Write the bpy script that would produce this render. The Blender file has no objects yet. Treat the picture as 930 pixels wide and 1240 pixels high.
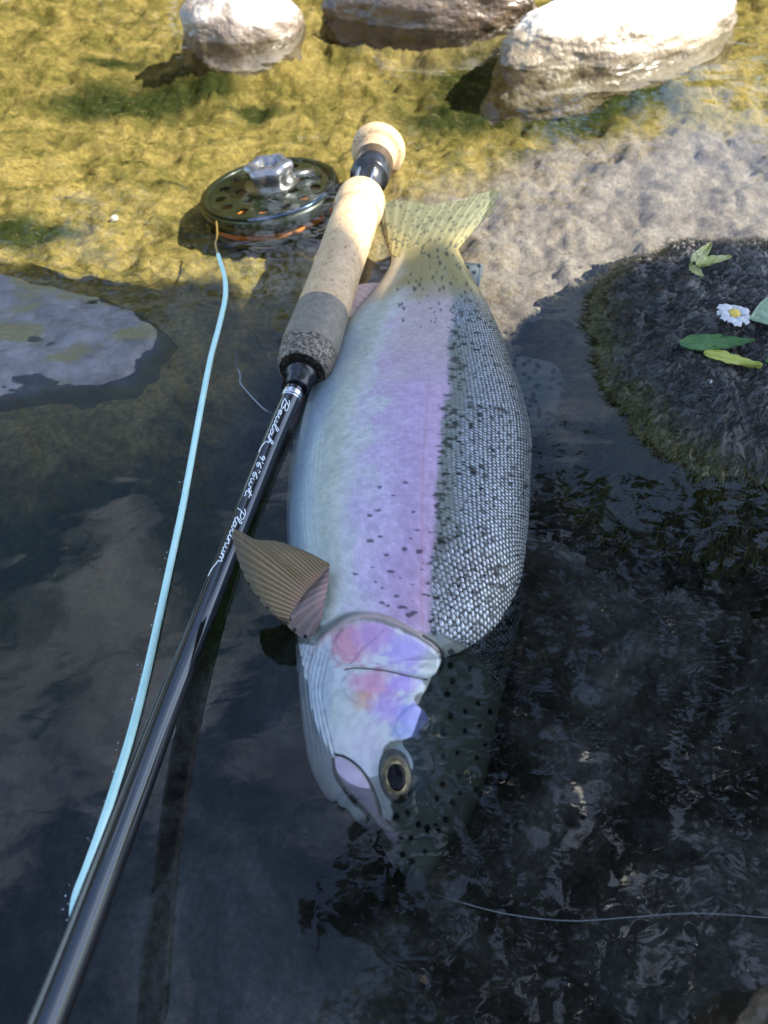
import bpy, math, random
import numpy as np
from mathutils import Vector
R = math.radians
random.seed(7); rng = np.random.default_rng(7)
scene = bpy.context.scene
col = scene.collection

# ------------------------------------------------------------------ camera
CAMH, PITCH, FPX = 0.27, R(52), 930.0          # metres above the water, angle below the horizon, focal length in photo pixels
cd = bpy.data.cameras.new('camera'); cam = bpy.data.objects.new('camera', cd); col.objects.link(cam)
cam.location = (0, 0, CAMH); cam.rotation_euler = (math.pi/2 - PITCH, 0, 0)
cd.sensor_fit = 'VERTICAL'; cd.sensor_height = 34.6; cd.lens = 34.6*FPX/1240
cd.clip_start = 0.01; cd.clip_end = 600
cd.dof.use_dof = True; cd.dof.focus_distance = 0.335; cd.dof.aperture_fstop = 13
scene.camera = cam
scene.render.resolution_x = 768; scene.render.resolution_y = 1024

# ------------------------------------------------------------------ light
SUN_EL, SUN_AZ = R(46), R(99)                  # azimuth clockwise from +Y
SUN = np.array([math.cos(SUN_EL)*math.sin(SUN_AZ), math.cos(SUN_EL)*math.cos(SUN_AZ), math.sin(SUN_EL)])
sd = bpy.data.lights.new('sun', 'SUN'); so = bpy.data.objects.new('sun', sd); col.objects.link(so)
sd.energy = 4.7; sd.angle = R(0.5); sd.color = (1, .93, .80)
so.location = (3, 2, 6)
so.rotation_euler = Vector(tuple(SUN)).to_track_quat('Z', 'Y').to_euler()
world = bpy.data.worlds.new('World'); scene.world = world; world.use_nodes = True
wn, wl = world.node_tree.nodes, world.node_tree.links
bg = wn['Background']; bg.inputs['Strength'].default_value = 0.15
sky = wn.new('ShaderNodeTexSky'); sky.sky_type = 'NISHITA'; sky.sun_disc = False
sky.sun_elevation = SUN_EL; sky.sun_rotation = SUN_AZ
sky.air_density = 1.0; sky.dust_density = 1.2; sky.ozone_density = 3.4
tc = wn.new('ShaderNodeTexCoord')
nz = wn.new('ShaderNodeTexNoise'); nz.inputs['Scale'].default_value = 3.2; nz.inputs['Detail'].default_value = 7; nz.inputs['Roughness'].default_value = .6
nz.inputs['Distortion'].default_value = .6
mp = wn.new('ShaderNodeMapping'); mp.inputs['Scale'].default_value = (1, 1, 1.6); mp.inputs['Location'].default_value = (3.1, .4, 1.7)
wl.new(tc.outputs['Generated'], mp.inputs['Vector']); wl.new(mp.outputs[0], nz.inputs['Vector'])
cr = wn.new('ShaderNodeValToRGB'); cr.color_ramp.elements[0].position = .53; cr.color_ramp.elements[1].position = .82
cr.color_ramp.elements[1].color = (.75, .75, .75, 1)
wl.new(nz.outputs['Fac'], cr.inputs['Fac'])
mx = wn.new('ShaderNodeMix'); mx.data_type = 'RGBA'; mx.inputs[7].default_value = (11, 11.4, 12.5, 1)
wl.new(cr.outputs[0], mx.inputs[0]); wl.new(sky.outputs[0], mx.inputs[6]); wl.new(mx.outputs[2], bg.inputs['Color'])
scene.cycles.max_bounces = 7; scene.cycles.transparent_max_bounces = 10; scene.cycles.diffuse_bounces = 3; scene.cycles.glossy_bounces = 4
scene.view_settings.view_transform = 'Standard'; scene.view_settings.look = 'None'
scene.view_settings.gamma = 1; scene.view_settings.use_curve_mapping = False
scene.view_settings.exposure = 1.62

# ------------------------------------------------------------------ helpers
CT, ST = math.cos(PITCH), math.sin(PITCH)
def ray(px, py):
    x, y = (px-465)/FPX, (620-py)/FPX
    return np.array([x, CT + y*ST, -ST + y*CT])
def P(px, py, z=0.0):                          # photo pixel -> point on the level z
    d = ray(px, py); t = (z-CAMH)/d[2]
    return np.array([0, 0, CAMH]) + d*t
def proj(v):                                   # points -> photo pixels
    v = np.asarray(v); x = v[..., 0]; y = v[..., 1]; z = v[..., 2]-CAMH
    dep = y*CT - z*ST; up = y*ST + z*CT
    return 465 + FPX*x/dep, 620 - FPX*up/dep
def onto(px, py, hf, z0=.06):                  # march a pixel's ray down to a height field
    d = ray(px, py); o = np.array([0, 0, CAMH]); t = (z0-CAMH)/d[2]
    for i in range(600):
        p = o + d*t
        if p[2] <= hf(p[0], p[1]): break
        t += .0006
    return p

def _hash(i, j, k, seed):
    h = (i*374761393 + j*668265263 + k*2147483647 + seed*1274126177) & 0xFFFFFFFF
    h = ((h ^ (h >> 13))*1274126177) & 0xFFFFFFFF
    h = (h ^ (h >> 16))
    return (h & 0xFFFF)/65535.0*2-1
def vnoise(x, y, z=None, seed=0):
    x = np.asarray(x, float); y = np.asarray(y, float); z = np.zeros_like(x) if z is None else np.asarray(z, float)
    xi, yi, zi = [np.floor(a).astype(np.int64) for a in (x, y, z)]
    fx, fy, fz = x-xi, y-yi, z-zi
    fx, fy, fz = [a*a*a*(a*(a*6-15)+10) for a in (fx, fy, fz)]
    r = 0
    for a in (0, 1):
        for b in (0, 1):
            for c in (0, 1):
                w = (fx if a else 1-fx)*(fy if b else 1-fy)*(fz if c else 1-fz)
                r = r + w*_hash(xi+a, yi+b, zi+c, seed)
    return r
def fbm(x, y, z=None, oct=5, seed=0, gain=.5):
    x = np.asarray(x, float); y = np.asarray(y, float)
    z = np.zeros_like(x) if z is None else np.asarray(z, float)
    r = 0; a = 1; s = 0
    for o in range(oct):
        c, sn = math.cos(.7*o), math.sin(.7*o); f = 2.03**o
        r = r + a*vnoise((x*c-y*sn)*f+o*7.3, (x*sn+y*c)*f-o*3.1, z*f+o*1.7, seed+o); s += a; a *= gain
    return r/s
def sstep(a, b, x):
    t = np.clip((x-a)/(b-a), 0, 1); return t*t*(3-2*t)

def mesh_obj(name, verts, faces, mat=None, parent=None, smooth=True, attrs=None):
    me = bpy.data.meshes.new(name)
    verts = np.asarray(verts, np.float32).reshape(-1, 3)
    if isinstance(faces, np.ndarray):
        n = faces.shape[1]; nf = len(faces)
        me.vertices.add(len(verts)); me.vertices.foreach_set('co', verts.ravel())
        me.loops.add(nf*n); me.loops.foreach_set('vertex_index', faces.astype(np.int32).ravel())
        me.polygons.add(nf); me.polygons.foreach_set('loop_start', np.arange(0, nf*n, n, dtype=np.int32))
        try: me.polygons.foreach_set('loop_total', np.full(nf, n, np.int32))
        except Exception: pass
        me.update(calc_edges=True)
    else:
        me.from_pydata([tuple(map(float, v)) for v in verts], [], faces)
    me.validate()
    if smooth: me.polygons.foreach_set('use_smooth', np.ones(len(me.polygons), bool))
    if attrs:
        for k, a in attrs.items():
            a = np.asarray(a, np.float32)
            if a.ndim == 2:
                at = me.color_attributes.new(k, 'FLOAT_COLOR', 'POINT')
                at.data.foreach_set('color', np.c_[a[:, :3], np.ones(len(a))].astype(np.float32).ravel())
            else:
                at = me.attributes.new(k, 'FLOAT', 'POINT'); at.data.foreach_set('value', a)
    me.update()
    o = bpy.data.objects.new(name, me); col.objects.link(o)
    if mat: me.materials.append(mat)
    if parent: o.parent = parent
    return o
def grid_faces(nu, nv, wrap=False):
    i = np.arange(nu-1)[:, None]; j = np.arange(nv if wrap else nv-1)[None, :]
    a = i*nv + j; b = i*nv + (j+1) % nv
    return np.stack([a, b, b+nv, a+nv], -1).reshape(-1, 4)
def tag(o, label=None, cat=None, group=None, kind=None):
    for k, v in (('label', label), ('category', cat), ('group', group), ('kind', kind)):
        if v: o[k] = v
    return o
def empty(name, loc=(0, 0, 0)):
    o = bpy.data.objects.new(name, None); col.objects.link(o); o.location = tuple(map(float, loc)); o.empty_display_size = .02
    return o
def catmull(pts, n):
    p = np.asarray(pts, float); m = len(p)
    ch = np.r_[0, np.cumsum(np.maximum(1e-9, np.linalg.norm(np.diff(p[:, :2] if p.shape[1] > 1 else p, axis=0), axis=1))**.7)]
    t = np.linspace(0, ch[-1], n); out = np.zeros((n, p.shape[1]))
    d = np.zeros_like(p); h = np.diff(ch)
    s = np.diff(p, axis=0)/h[:, None]
    d[1:-1] = (s[:-1]*h[1:, None] + s[1:]*h[:-1, None])/(h[1:]+h[:-1])[:, None]; d[0] = s[0]; d[-1] = s[-1]
    k = np.clip(np.searchsorted(ch, t, 'right')-1, 0, m-2); u = ((t-ch[k])/h[k])[:, None]; hk = h[k][:, None]
    return (2*u**3-3*u**2+1)*p[k] + (u**3-2*u**2+u)*hk*d[k] + (-2*u**3+3*u**2)*p[k+1] + (u**3-u**2)*hk*d[k+1]
def frames(pts, ref=(0, 0, 1)):
    p = np.asarray(pts, float); t = np.gradient(p, axis=0); t /= np.linalg.norm(t, axis=1)[:, None]
    ref = np.asarray(ref, float)
    b = np.cross(t, ref); b /= np.linalg.norm(b, axis=1)[:, None]
    n = np.cross(b, t); return t, n, b
def tube(pts, rad, seg=16, ref=(0, 0, 1), cap=True):
    p = np.asarray(pts, float); n = len(p); rad = np.broadcast_to(np.asarray(rad, float), (n,))
    t, nn, b = frames(p, ref); a = np.linspace(0, 2*math.pi, seg, endpoint=False)
    v = p[:, None, :] + rad[:, None, None]*(np.cos(a)[None, :, None]*nn[:, None, :] + np.sin(a)[None, :, None]*b[:, None, :])
    f = grid_faces(n, seg, True).tolist()
    if cap:
        f.append(list(range(seg))[::-1]); f.append(list(range((n-1)*seg, n*seg)))
    return v.reshape(-1, 3), f
def join(parts):
    V, F, o = [], [], 0
    for v, f in parts:
        v = np.asarray(v).reshape(-1, 3); V.append(v); F += [[i+o for i in q] for q in (f.tolist() if isinstance(f, np.ndarray) else f)]; o += len(v)
    return np.concatenate(V), F

# ------------------------------------------------------------------ materials
def new_mat(name):
    m = bpy.data.materials.new(name); m.use_nodes = True
    return m, m.node_tree.nodes, m.node_tree.links, m.node_tree.nodes['Principled BSDF']
def mat(name, color, rough=.5, metal=0, coat=0, noise=None, color2=None, bump=0, bscale=200, trans=0, spec=.5, attr=None, detail=5, ramp=(.35, .65), coatr=.1):
    m, n, l, b = new_mat(name)
    b.inputs['Roughness'].default_value = rough; b.inputs['Metallic'].default_value = metal
    b.inputs['Coat Weight'].default_value = coat; b.inputs['Coat Roughness'].default_value = coatr
    b.inputs['Specular IOR Level'].default_value = spec
    b.inputs['Base Color'].default_value = (*color, 1)
    c = n.new('ShaderNodeTexCoord')
    src = None
    if attr:
        at = n.new('ShaderNodeAttribute'); at.attribute_name = attr; src = at.outputs['Color']
    if noise:
        t = n.new('ShaderNodeTexNoise'); t.inputs['Scale'].default_value = noise; t.inputs['Detail'].default_value = detail; t.inputs['Roughness'].default_value = .62
        l.new(c.outputs['Object'], t.inputs['Vector'])
        r = n.new('ShaderNodeValToRGB'); r.color_ramp.elements[0].position = ramp[0]; r.color_ramp.elements[1].position = ramp[1]
        r.color_ramp.elements[0].color = (*color, 1); r.color_ramp.elements[1].color = (*(color2 or color), 1)
        l.new(t.outputs['Fac'], r.inputs['Fac'])
        if src:
            x = n.new('ShaderNodeMix'); x.data_type = 'RGBA'; x.blend_type = 'MULTIPLY'; x.inputs[0].default_value = 1
            l.new(src, x.inputs[6]); l.new(r.outputs[0], x.inputs[7]); src = x.outputs[2]
        else: src = r.outputs[0]
    if src: l.new(src, b.inputs['Base Color'])
    if bump:
        t2 = n.new('ShaderNodeTexNoise'); t2.inputs['Scale'].default_value = bscale; t2.inputs['Detail'].default_value = 6
        l.new(c.outputs['Object'], t2.inputs['Vector'])
        bp = n.new('ShaderNodeBump'); bp.inputs['Strength'].default_value = 1; bp.inputs['Distance'].default_value = bump
        l.new(t2.outputs['Fac'], bp.inputs['Height']); l.new(bp.outputs[0], b.inputs['Normal'])
    if trans:
        tr = n.new('ShaderNodeBsdfTranslucent'); ms = n.new('ShaderNodeMixShader'); ms.inputs[0].default_value = trans
        if src: l.new(src, tr.inputs['Color'])
        else: tr.inputs['Color'].default_value = (*color, 1)
        out = n['Material Output']; l.new(b.outputs[0], ms.inputs[1]); l.new(tr.outputs[0], ms.inputs[2]); l.new(ms.outputs[0], out.inputs['Surface'])
    return m

# ------------------------------------------------------------------ riverbed: one sheet, fine where the photograph looks
def graded(a, b, step, far, grow):
    v = list(np.arange(a, b+step/2, step)); s = step; hi = v[-1]
    while hi < far[1]: s *= grow; hi += s; v.append(hi)
    s = step; lo = v[0]
    while lo > far[0]: s *= grow; lo -= s; v.insert(0, lo)
    return np.array(v)
def bed_base(X, Y):
    z = -0.042 + .006*fbm(X*9, Y*9, oct=3, seed=3)
    z = z - .012*np.exp(-((X-.10)**2+(Y-.10)**2)/.010)                       # hollow by the fish's head
    z = z - .02*sstep(1.0, 2.2, Y)*sstep(4.6, 3, Y) - .25*sstep(1.4, 3.2, Y)*sstep(5.0, 3.6, Y)
    z = z + .85*sstep(4.3, 6.5, Y) + .6*sstep(7, 40, Y)
    z = z + .75*sstep(-.7, -2.2, Y) + .4*sstep(-3, -40, Y)
    return z
def bed_lump(X, Y):                                                          # algae mound against the jaw
    q = P(398, 1000, -.02); q2 = P(380, 1040, -.025)
    return .026*np.exp(-(((X-q[0])/.021)**2+((Y-q[1])/.016)**2)) + .016*np.exp(-(((X-q2[0])/.03)**2+((Y-q2[1])/.03)**2))
def bed_height(X, Y):
    near = sstep(-.6, -.2, Y)*sstep(1.6, 1.0, Y)*sstep(1.4, .9, np.abs(X))
    z = bed_base(X, Y) + bed_lump(X, Y)
    wx = X + .012*fbm(X*30, Y*30, oct=3, seed=21); wy = Y + .012*fbm(X*30+9, Y*30, oct=3, seed=22)
    f = fbm(wx*45, wy*45, oct=5, seed=5, gain=.6)
    rid = 1-np.abs(fbm(wx*120, wy*120, oct=4, seed=9, gain=.6))*2
    q3 = P(20, 405); m3 = np.sqrt(((X-q3[0]+.015)/.15)**2 + ((Y-q3[1]+.12*(X-q3[0]))/.088)**2)*(1+.2*fbm(X*16, Y*22, oct=3, seed=72))
    z = z + .033*sstep(1.35, .70, m3)
    for (a, b, w, d) in ((286, 52, .070, .060), (525, 38, .115, .062), (762, 62, .130, .085)):
        q4 = P(a, b); z = z + .024*np.exp(-(((X-q4[0])/w)**2 + ((Y-q4[1]-.04)/d)**2)**1.5)
    z = z + near*(.0105*f + .0026*rid)
    return np.where((near > .5) & (z > -.007), -.007 + .12*(z+.007), z)
gx = graded(-.62, .66, .0026, (-200, 200), 1.16); gy = graded(-.02, .98, .0026, (-120, 250), 1.16)
X, Y = np.meshgrid(gx, gy, indexing='ij')
Z = bed_height(X, Y)
def bed_material():
    m, n, l, b = new_mat('riverbed')
    c = n.new('ShaderNodeTexCoord')
    def noise(scale, det=6, rough=.6, dist=0, sc=(1, 1, 1), rot=0):
        mp = n.new('ShaderNodeMapping'); mp.inputs['Scale'].default_value = sc; mp.inputs['Rotation'].default_value = (0, 0, rot)
        l.new(c.outputs['Object'], mp.inputs['Vector'])
        t = n.new('ShaderNodeTexNoise'); t.inputs['Scale'].default_value = scale; t.inputs['Detail'].default_value = det
        t.inputs['Roughness'].default_value = rough; t.inputs['Distortion'].default_value = dist; l.new(mp.outputs[0], t.inputs['Vector']); return t.outputs['Fac']
    def ramp(f, stops):
        r = n.new('ShaderNodeValToRGB'); e = r.color_ramp.elements
        while len(e) < len(stops): e.new(.5)
        for q, (p, cc) in zip(e, stops): q.position = p; q.color = (*cc, 1)
        l.new(f, r.inputs['Fac']); return r.outputs[0]
    def mix(f, a, bb, mode='MIX'):
        x = n.new('ShaderNodeMix'); x.data_type = 'RGBA'; x.blend_type = mode
        if isinstance(f, float): x.inputs[0].default_value = f
        else: l.new(f, x.inputs[0])
        l.new(a, x.inputs[6]); l.new(bb, x.inputs[7]); return x.outputs[2]
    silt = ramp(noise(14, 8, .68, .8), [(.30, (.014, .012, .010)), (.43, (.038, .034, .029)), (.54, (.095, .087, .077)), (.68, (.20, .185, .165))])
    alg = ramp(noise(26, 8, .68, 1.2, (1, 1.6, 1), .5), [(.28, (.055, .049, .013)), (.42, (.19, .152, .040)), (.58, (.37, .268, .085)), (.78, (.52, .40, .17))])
    sand = ramp(noise(40, 7, .65, .4), [(.3, (.15, .115, .09)), (.5, (.28, .225, .18)), (.75, (.40, .34, .29))])
    aA = n.new('ShaderNodeAttribute'); aA.attribute_name = 'algae'
    aS = n.new('ShaderNodeAttribute'); aS.attribute_name = 'sand'
    aG = n.new('ShaderNodeAttribute'); aG.attribute_name = 'grass'
    aD = n.new('ShaderNodeAttribute'); aD.attribute_name = 'dark'
    dk = ramp(noise(60, 7, .7, 1.0), [(.3, (.018, .028, .006)), (.6, (.05, .058, .014)), (.8, (.11, .10, .03))])
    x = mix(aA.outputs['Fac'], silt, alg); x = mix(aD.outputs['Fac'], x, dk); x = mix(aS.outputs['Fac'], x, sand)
    gr = ramp(noise(6, 8, .7), [(.3, (.03, .05, .012)), (.7, (.08, .10, .03))])
    x = mix(aG.outputs['Fac'], x, gr)
    fine = ramp(noise(330, 5, .7), [(.3, (.55, .55, .55)), (.7, (1.35, 1.35, 1.35))])
    x = mix(1.0, x, fine, 'MULTIPLY')
    l.new(x, b.inputs['Base Color']); b.inputs['Roughness'].default_value = .9; b.inputs['Specular IOR Level'].default_value = .1
    bp = n.new('ShaderNodeBump'); bp.inputs['Strength'].default_value = .8; bp.inputs['Distance'].default_value = .0016
    l.new(noise(420, 6, .7, .6), bp.inputs['Height']); l.new(bp.outputs[0], b.inputs['Normal'])
    return m
edge = .03*fbm(X*14, Y*14, oct=5, seed=31)
algae = sstep(.36, .47, Y + edge*1.3 + .04*np.clip(-X, -1, 1) + .21*sstep(-.02, -.12, X))  # silt front darkened, algae back brightened: shade and sun put into the tones
# sandy patch beside the mossy rock; its paleness also paints in sky glare
cs = P(850, 245); rel = ((X-cs[0])/.235)**2 + ((Y-cs[1]+.25*(cs[0]-X))/.165)**2
sand = sstep(1.25, .75, rel + edge*10)
darkspots = []  # dark green patches; those by the back stones paint their shadows
for (px, py, r) in ((170, 110, .05), (250, 105, .03), (600, 105, .06), (560, 130, .035), (310, 120, .018), (120, 700, .07), (660, 180, .02), (120, 60, .02), (30, 265, .025), (700, 120, .05), (360, 255, .02)):
    q = P(px, py, -.03); darkspots.append((q[0], q[1], r))
dark = np.zeros_like(X)
for (a, b_, r) in darkspots: dark = np.maximum(dark, sstep(1.5, .5, np.sqrt(((X-a)/(r*1.5))**2+((Y-b_)/(r*.8))**2) + edge*22))
grass = sstep(.05, .15, Z)
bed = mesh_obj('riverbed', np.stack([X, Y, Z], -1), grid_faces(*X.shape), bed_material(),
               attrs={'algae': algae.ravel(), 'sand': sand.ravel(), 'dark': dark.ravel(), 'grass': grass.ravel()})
tag(bed, 'silty river bed painted darker in the shade, brighter yellow green algae in the sun', 'river bed', kind='structure')

# ------------------------------------------------------------------ water: one still sheet, clear with a Fresnel mirror
def water_material():
    m, n, l, b = new_mat('water'); n.remove(b); out = n['Material Output']
    c = n.new('ShaderNodeTexCoord')
    def noise(scale, det, sc=(1, 1, 1), rot=0, dist=0):
        mp = n.new('ShaderNodeMapping'); mp.inputs['Scale'].default_value = sc; mp.inputs['Rotation'].default_value = (0, 0, rot)
        l.new(c.outputs['Object'], mp.inputs['Vector'])
        t = n.new('ShaderNodeTexNoise'); t.inputs['Scale'].default_value = scale; t.inputs['Detail'].default_value = det; t.inputs['Distortion'].default_value = dist
        l.new(mp.outputs[0], t.inputs['Vector']); return t.outputs['Fac']
    b1 = n.new('ShaderNodeBump'); b1.inputs['Strength'].default_value = 1; b1.inputs['Distance'].default_value = .0010
    l.new(noise(13, 2, (1, 1.7, 1), .35, .5), b1.inputs['Height'])
    b2 = n.new('ShaderNodeBump'); b2.inputs['Strength'].default_value = 1; b2.inputs['Distance'].default_value = .00007
    l.new(noise(70, 2, (1, 1.5, 1), -.4, .8), b2.inputs['Height']); l.new(b1.outputs[0], b2.inputs['Normal'])
    fr = n.new('ShaderNodeFresnel'); fr.inputs['IOR'].default_value = 1.37; l.new(b2.outputs[0], fr.inputs['Normal'])
    tr = n.new('ShaderNodeBsdfTransparent'); tr.inputs['Color'].default_value = (.80, .84, .83, 1)
    gl = n.new('ShaderNodeBsdfGlossy'); gl.inputs['Roughness'].default_value = .0; gl.inputs['Color'].default_value = (1, 1, 1, 1)
    l.new(b2.outputs[0], gl.inputs['Normal'])
    ms = n.new('ShaderNodeMixShader'); l.new(fr.outputs[0], ms.inputs[0]); l.new(tr.outputs[0], ms.inputs[1]); l.new(gl.outputs[0], ms.inputs[2])
    l.new(ms.outputs[0], out.inputs['Surface']); return m
wat = mesh_obj('water', [(-150, -2.2, 0), (150, -2.2, 0), (150, 6.2, 0), (-150, 6.2, 0)], [[0, 1, 2, 3]], water_material(), smooth=False)
tag(wat, 'still clear shallow river water mirroring sky and trees', 'water', kind='structure')

# ------------------------------------------------------------------ stones
def stone(name, cx, cy, rx, ry, hgt, base, rot, seed, material, n=150, p=1.95, rough=.12, fine=.02, lump=None, flat=0):
    a = np.linspace(0, 2*math.pi, n*2, endpoint=False); h = np.linspace(-1.45, math.pi/2, n)
    A, H_ = np.meshgrid(a, h, indexing='xy')
    ux, uy, uz = np.cos(H_)*np.cos(A), np.cos(H_)*np.sin(A), np.sin(H_)
    sup = (np.abs(ux)**p + np.abs(uy)**p + np.abs(uz)**p)**(-1/p)
    d = 1 + rough*fbm(ux*1.7+seed, uy*1.7, uz*1.7, oct=3, seed=seed) + fine*fbm(ux*9, uy*9, uz*9+seed, oct=5, seed=seed+4, gain=.6)
    lowr = np.where(H_ < 0, (1+.06*np.minimum(1, -np.sin(H_)*1.2))/np.maximum(np.cos(H_), .02), 1.0)
    x, y, z = ux*sup*d*rx*np.where(H_ < 0, lowr/np.maximum(sup, 1e-6), 1), uy*sup*d*ry*np.where(H_ < 0, lowr/np.maximum(sup, 1e-6), 1), uz*sup*d
    z = np.where(z > 0, z*hgt, z*base)
    if lump is not None: x, y, z = lump(x, y, z)
    c, s = math.cos(rot), math.sin(rot)
    V = np.stack([x*c-y*s, x*s+y*c, z], -1)
    f = grid_faces(n, n*2, True)
    o = mesh_obj(name, V, f, material); o.location = (cx, cy, 0); return o
def two_tone(name, wet, dry, level, soft):  # wet foot, dry top; the sun-blown white of the tops is put into the colour
    m = mat(name, wet[0], .35, noise=45, color2=wet[1], bump=.0016, bscale=260, ramp=(.3, .7), coat=.45, coatr=.22)
    n, l = m.node_tree.nodes, m.node_tree.links; b = n['Principled BSDF']; src = b.inputs['Base Color'].links[0].from_socket
    c = n.new('ShaderNodeTexCoord'); sp = n.new('ShaderNodeSeparateXYZ'); l.new(c.outputs['Object'], sp.inputs[0])
    t = n.new('ShaderNodeTexNoise'); t.inputs['Scale'].default_value = 24; t.inputs['Detail'].default_value = 7; l.new(c.outputs['Object'], t.inputs['Vector'])
    ma = n.new('ShaderNodeMath'); ma.operation = 'MULTIPLY_ADD'; l.new(t.outputs['Fac'], ma.inputs[0]); ma.inputs[1].default_value = .060; l.new(sp.outputs['Z'], ma.inputs[2])
    mr = n.new('ShaderNodeMapRange'); mr.inputs['From Min'].default_value = level+.030-soft; mr.inputs['From Max'].default_value = level+.030+soft; l.new(ma.outputs[0], mr.inputs['Value'])
    t2 = n.new('ShaderNodeTexNoise'); t2.inputs['Scale'].default_value = 120; t2.inputs['Detail'].default_value = 6; l.new(c.outputs['Object'], t2.inputs['Vector'])
    r = n.new('ShaderNodeValToRGB'); r.color_ramp.elements[0].position = .3; r.color_ramp.elements[1].position = .6
    r.color_ramp.elements[0].color = (*dry[0], 1); r.color_ramp.elements[1].color = (*dry[1], 1); l.new(t2.outputs['Fac'], r.inputs['Fac'])
    x = n.new('ShaderNodeMix'); x.data_type = 'RGBA'; l.new(mr.outputs[0], x.inputs[0]); l.new(src, x.inputs[6]); l.new(r.outputs[0], x.inputs[7]); l.new(x.outputs[2], b.inputs['Base Color'])
    ro = n.new('ShaderNodeMapRange'); ro.inputs['To Min'].default_value = .3; ro.inputs['To Max'].default_value = .8; l.new(mr.outputs[0], ro.inputs['Value']); l.new(ro.outputs[0], b.inputs['Roughness'])
    cw = n.new('ShaderNodeMapRange'); cw.inputs['To Min'].default_value = .6; cw.inputs['To Max'].default_value = 0; l.new(mr.outputs[0], cw.inputs['Value']); l.new(cw.outputs[0], b.inputs['Coat Weight'])
    return m
pale = mat('pale_stone', (.14, .095, .06), .35, noise=30, color2=(.50, .44, .36), bump=.0012, bscale=220, ramp=(.36, .52), coat=.25, coatr=.25)
brown = mat('brown_stone', (.045, .03, .018), .3, noise=26, color2=(.24, .17, .10), bump=.0015, bscale=240, ramp=(.36, .66), coat=.35, coatr=.2)
tan = mat('tan_stone', (.10, .07, .04), .33, noise=34, color2=(.42, .35, .25), bump=.0016, bscale=260, ramp=(.33, .56), coat=.35, coatr=.22)
q = P(286, 52)
o = stone('river_stone', q[0], q[1]+.036, .052, .036, .034, .05, .15, 11, two_tone('pale_stone_dry', ((.09, .065, .045), (.30, .24, .18)), ((.50, .46, .40), (.66, .62, .56)), .020, .004), rough=.14, fine=.03)
tag(o, 'small rounded pale river stone, white on top, well apart from the two larger stones', 'stone', 'stones standing out of the water beyond the reel')
q = P(525, 38)
o = stone('river_stone', q[0], q[1]+.040, .098, .036, .042, .05, -.08, 23, two_tone('brown_stone_dry', ((.035, .024, .016), (.16, .11, .065)), ((.45, .41, .35), (.62, .58, .52)), .037, .004), rough=.16, fine=.035)
tag(o, 'dark brown wet river stone between the small pale stone and the long tan one', 'stone', 'stones standing out of the water beyond the reel')
q = P(768, 72)
o = stone('river_stone', q[0]-.0, q[1]+.046, .122, .048, .040, .05, .46, 35, two_tone('tan_stone_dry', ((.11, .08, .045), (.32, .26, .17)), ((.52, .48, .41), (.68, .64, .57)), .022, .006), rough=.15, fine=.03)
tag(o, 'long tan river stone with dry top painted white as in sun, largest of the three behind the trout tail', 'stone', 'stones standing out of the water beyond the reel')

# low grey stone just breaking the surface at the left
def sheen(m, attr='wet', coat=.3, spec=.5):                                    # only what stands out of the water shines
    n, l = m.node_tree.nodes, m.node_tree.links; b = n['Principled BSDF']; a = n.new('ShaderNodeAttribute'); a.attribute_name = attr
    for k, v in (('Coat Weight', coat), ('Specular IOR Level', spec)):
        q = n.new('ShaderNodeMath'); q.operation = 'MULTIPLY'; q.inputs[1].default_value = v; l.new(a.outputs['Fac'], q.inputs[0]); l.new(q.outputs[0], b.inputs[k])
    return m
q = P(20, 405); GX, GY = q[0]-.015, q[1]
ga_, gb_ = np.meshgrid(np.linspace(GX-.17, GX+.17, 330), np.linspace(GY-.12, GY+.12, 240), indexing='ij')
rr_ = np.sqrt(((ga_-GX)/.125)**2 + ((gb_-GY+.12*(ga_-GX))/.070)**2)*(1+.22*fbm(ga_*16, gb_*22, oct=4, seed=72))
gz = .0018 - .040*sstep(.66, 1.0, rr_) - .03*sstep(.9, 1.20, rr_) - .03*sstep(1.1, 1.5, rr_) + .0046*fbm(ga_*26, gb_*48, oct=5, seed=71, gain=.6) + .006*sstep(.7, .9, rr_)*fbm(ga_*70, gb_*70, oct=5, seed=75, gain=.62)
grey = sheen(mat('grey_stone', (.07, .066, .06), .45, noise=60, color2=(.23, .215, .215), bump=.0012, bscale=260, ramp=(.3, .7)), coat=.15)
n_, l_ = grey.node_tree.nodes, grey.node_tree.links; b_ = n_['Principled BSDF']; src = b_.inputs['Base Color'].links[0].from_socket
at = n_.new('ShaderNodeAttribute'); at.attribute_name = 'moss'; xx = n_.new('ShaderNodeMix'); xx.data_type = 'RGBA'
l_.new(at.outputs['Fac'], xx.inputs[0]); l_.new(src, xx.inputs[6]); xx.inputs[7].default_value = (.15, .13, .045, 1); l_.new(xx.outputs[2], b_.inputs['Base Color'])
o = mesh_obj('flat_stone', np.stack([ga_-GX, gb_-GY, gz], -1), grid_faces(330, 240), grey, attrs={'wet': sstep(-.0004, .0003, gz).ravel(), 'moss': np.maximum(sstep(.0008, -.0035, gz + .004*fbm(ga_*60, gb_*90, oct=4, seed=73)), .85*sstep(.05, .35, fbm(ga_*30, gb_*60, oct=5, seed=74))).ravel()})
o.location = (GX, GY, 0)
tag(o, 'flat lilac grey stone awash in the shade left of the turquoise line', 'stone')
# dark stone poking in at the corner
q = P(975, 1275)
o = stone('dark_stone', q[0], q[1], .022, .018, .02, .05, .3, 53, brown, n=60, rough=.2, fine=.05)
tag(o, 'corner of a dark wet brown stone beyond the thin leader', 'stone')

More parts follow.
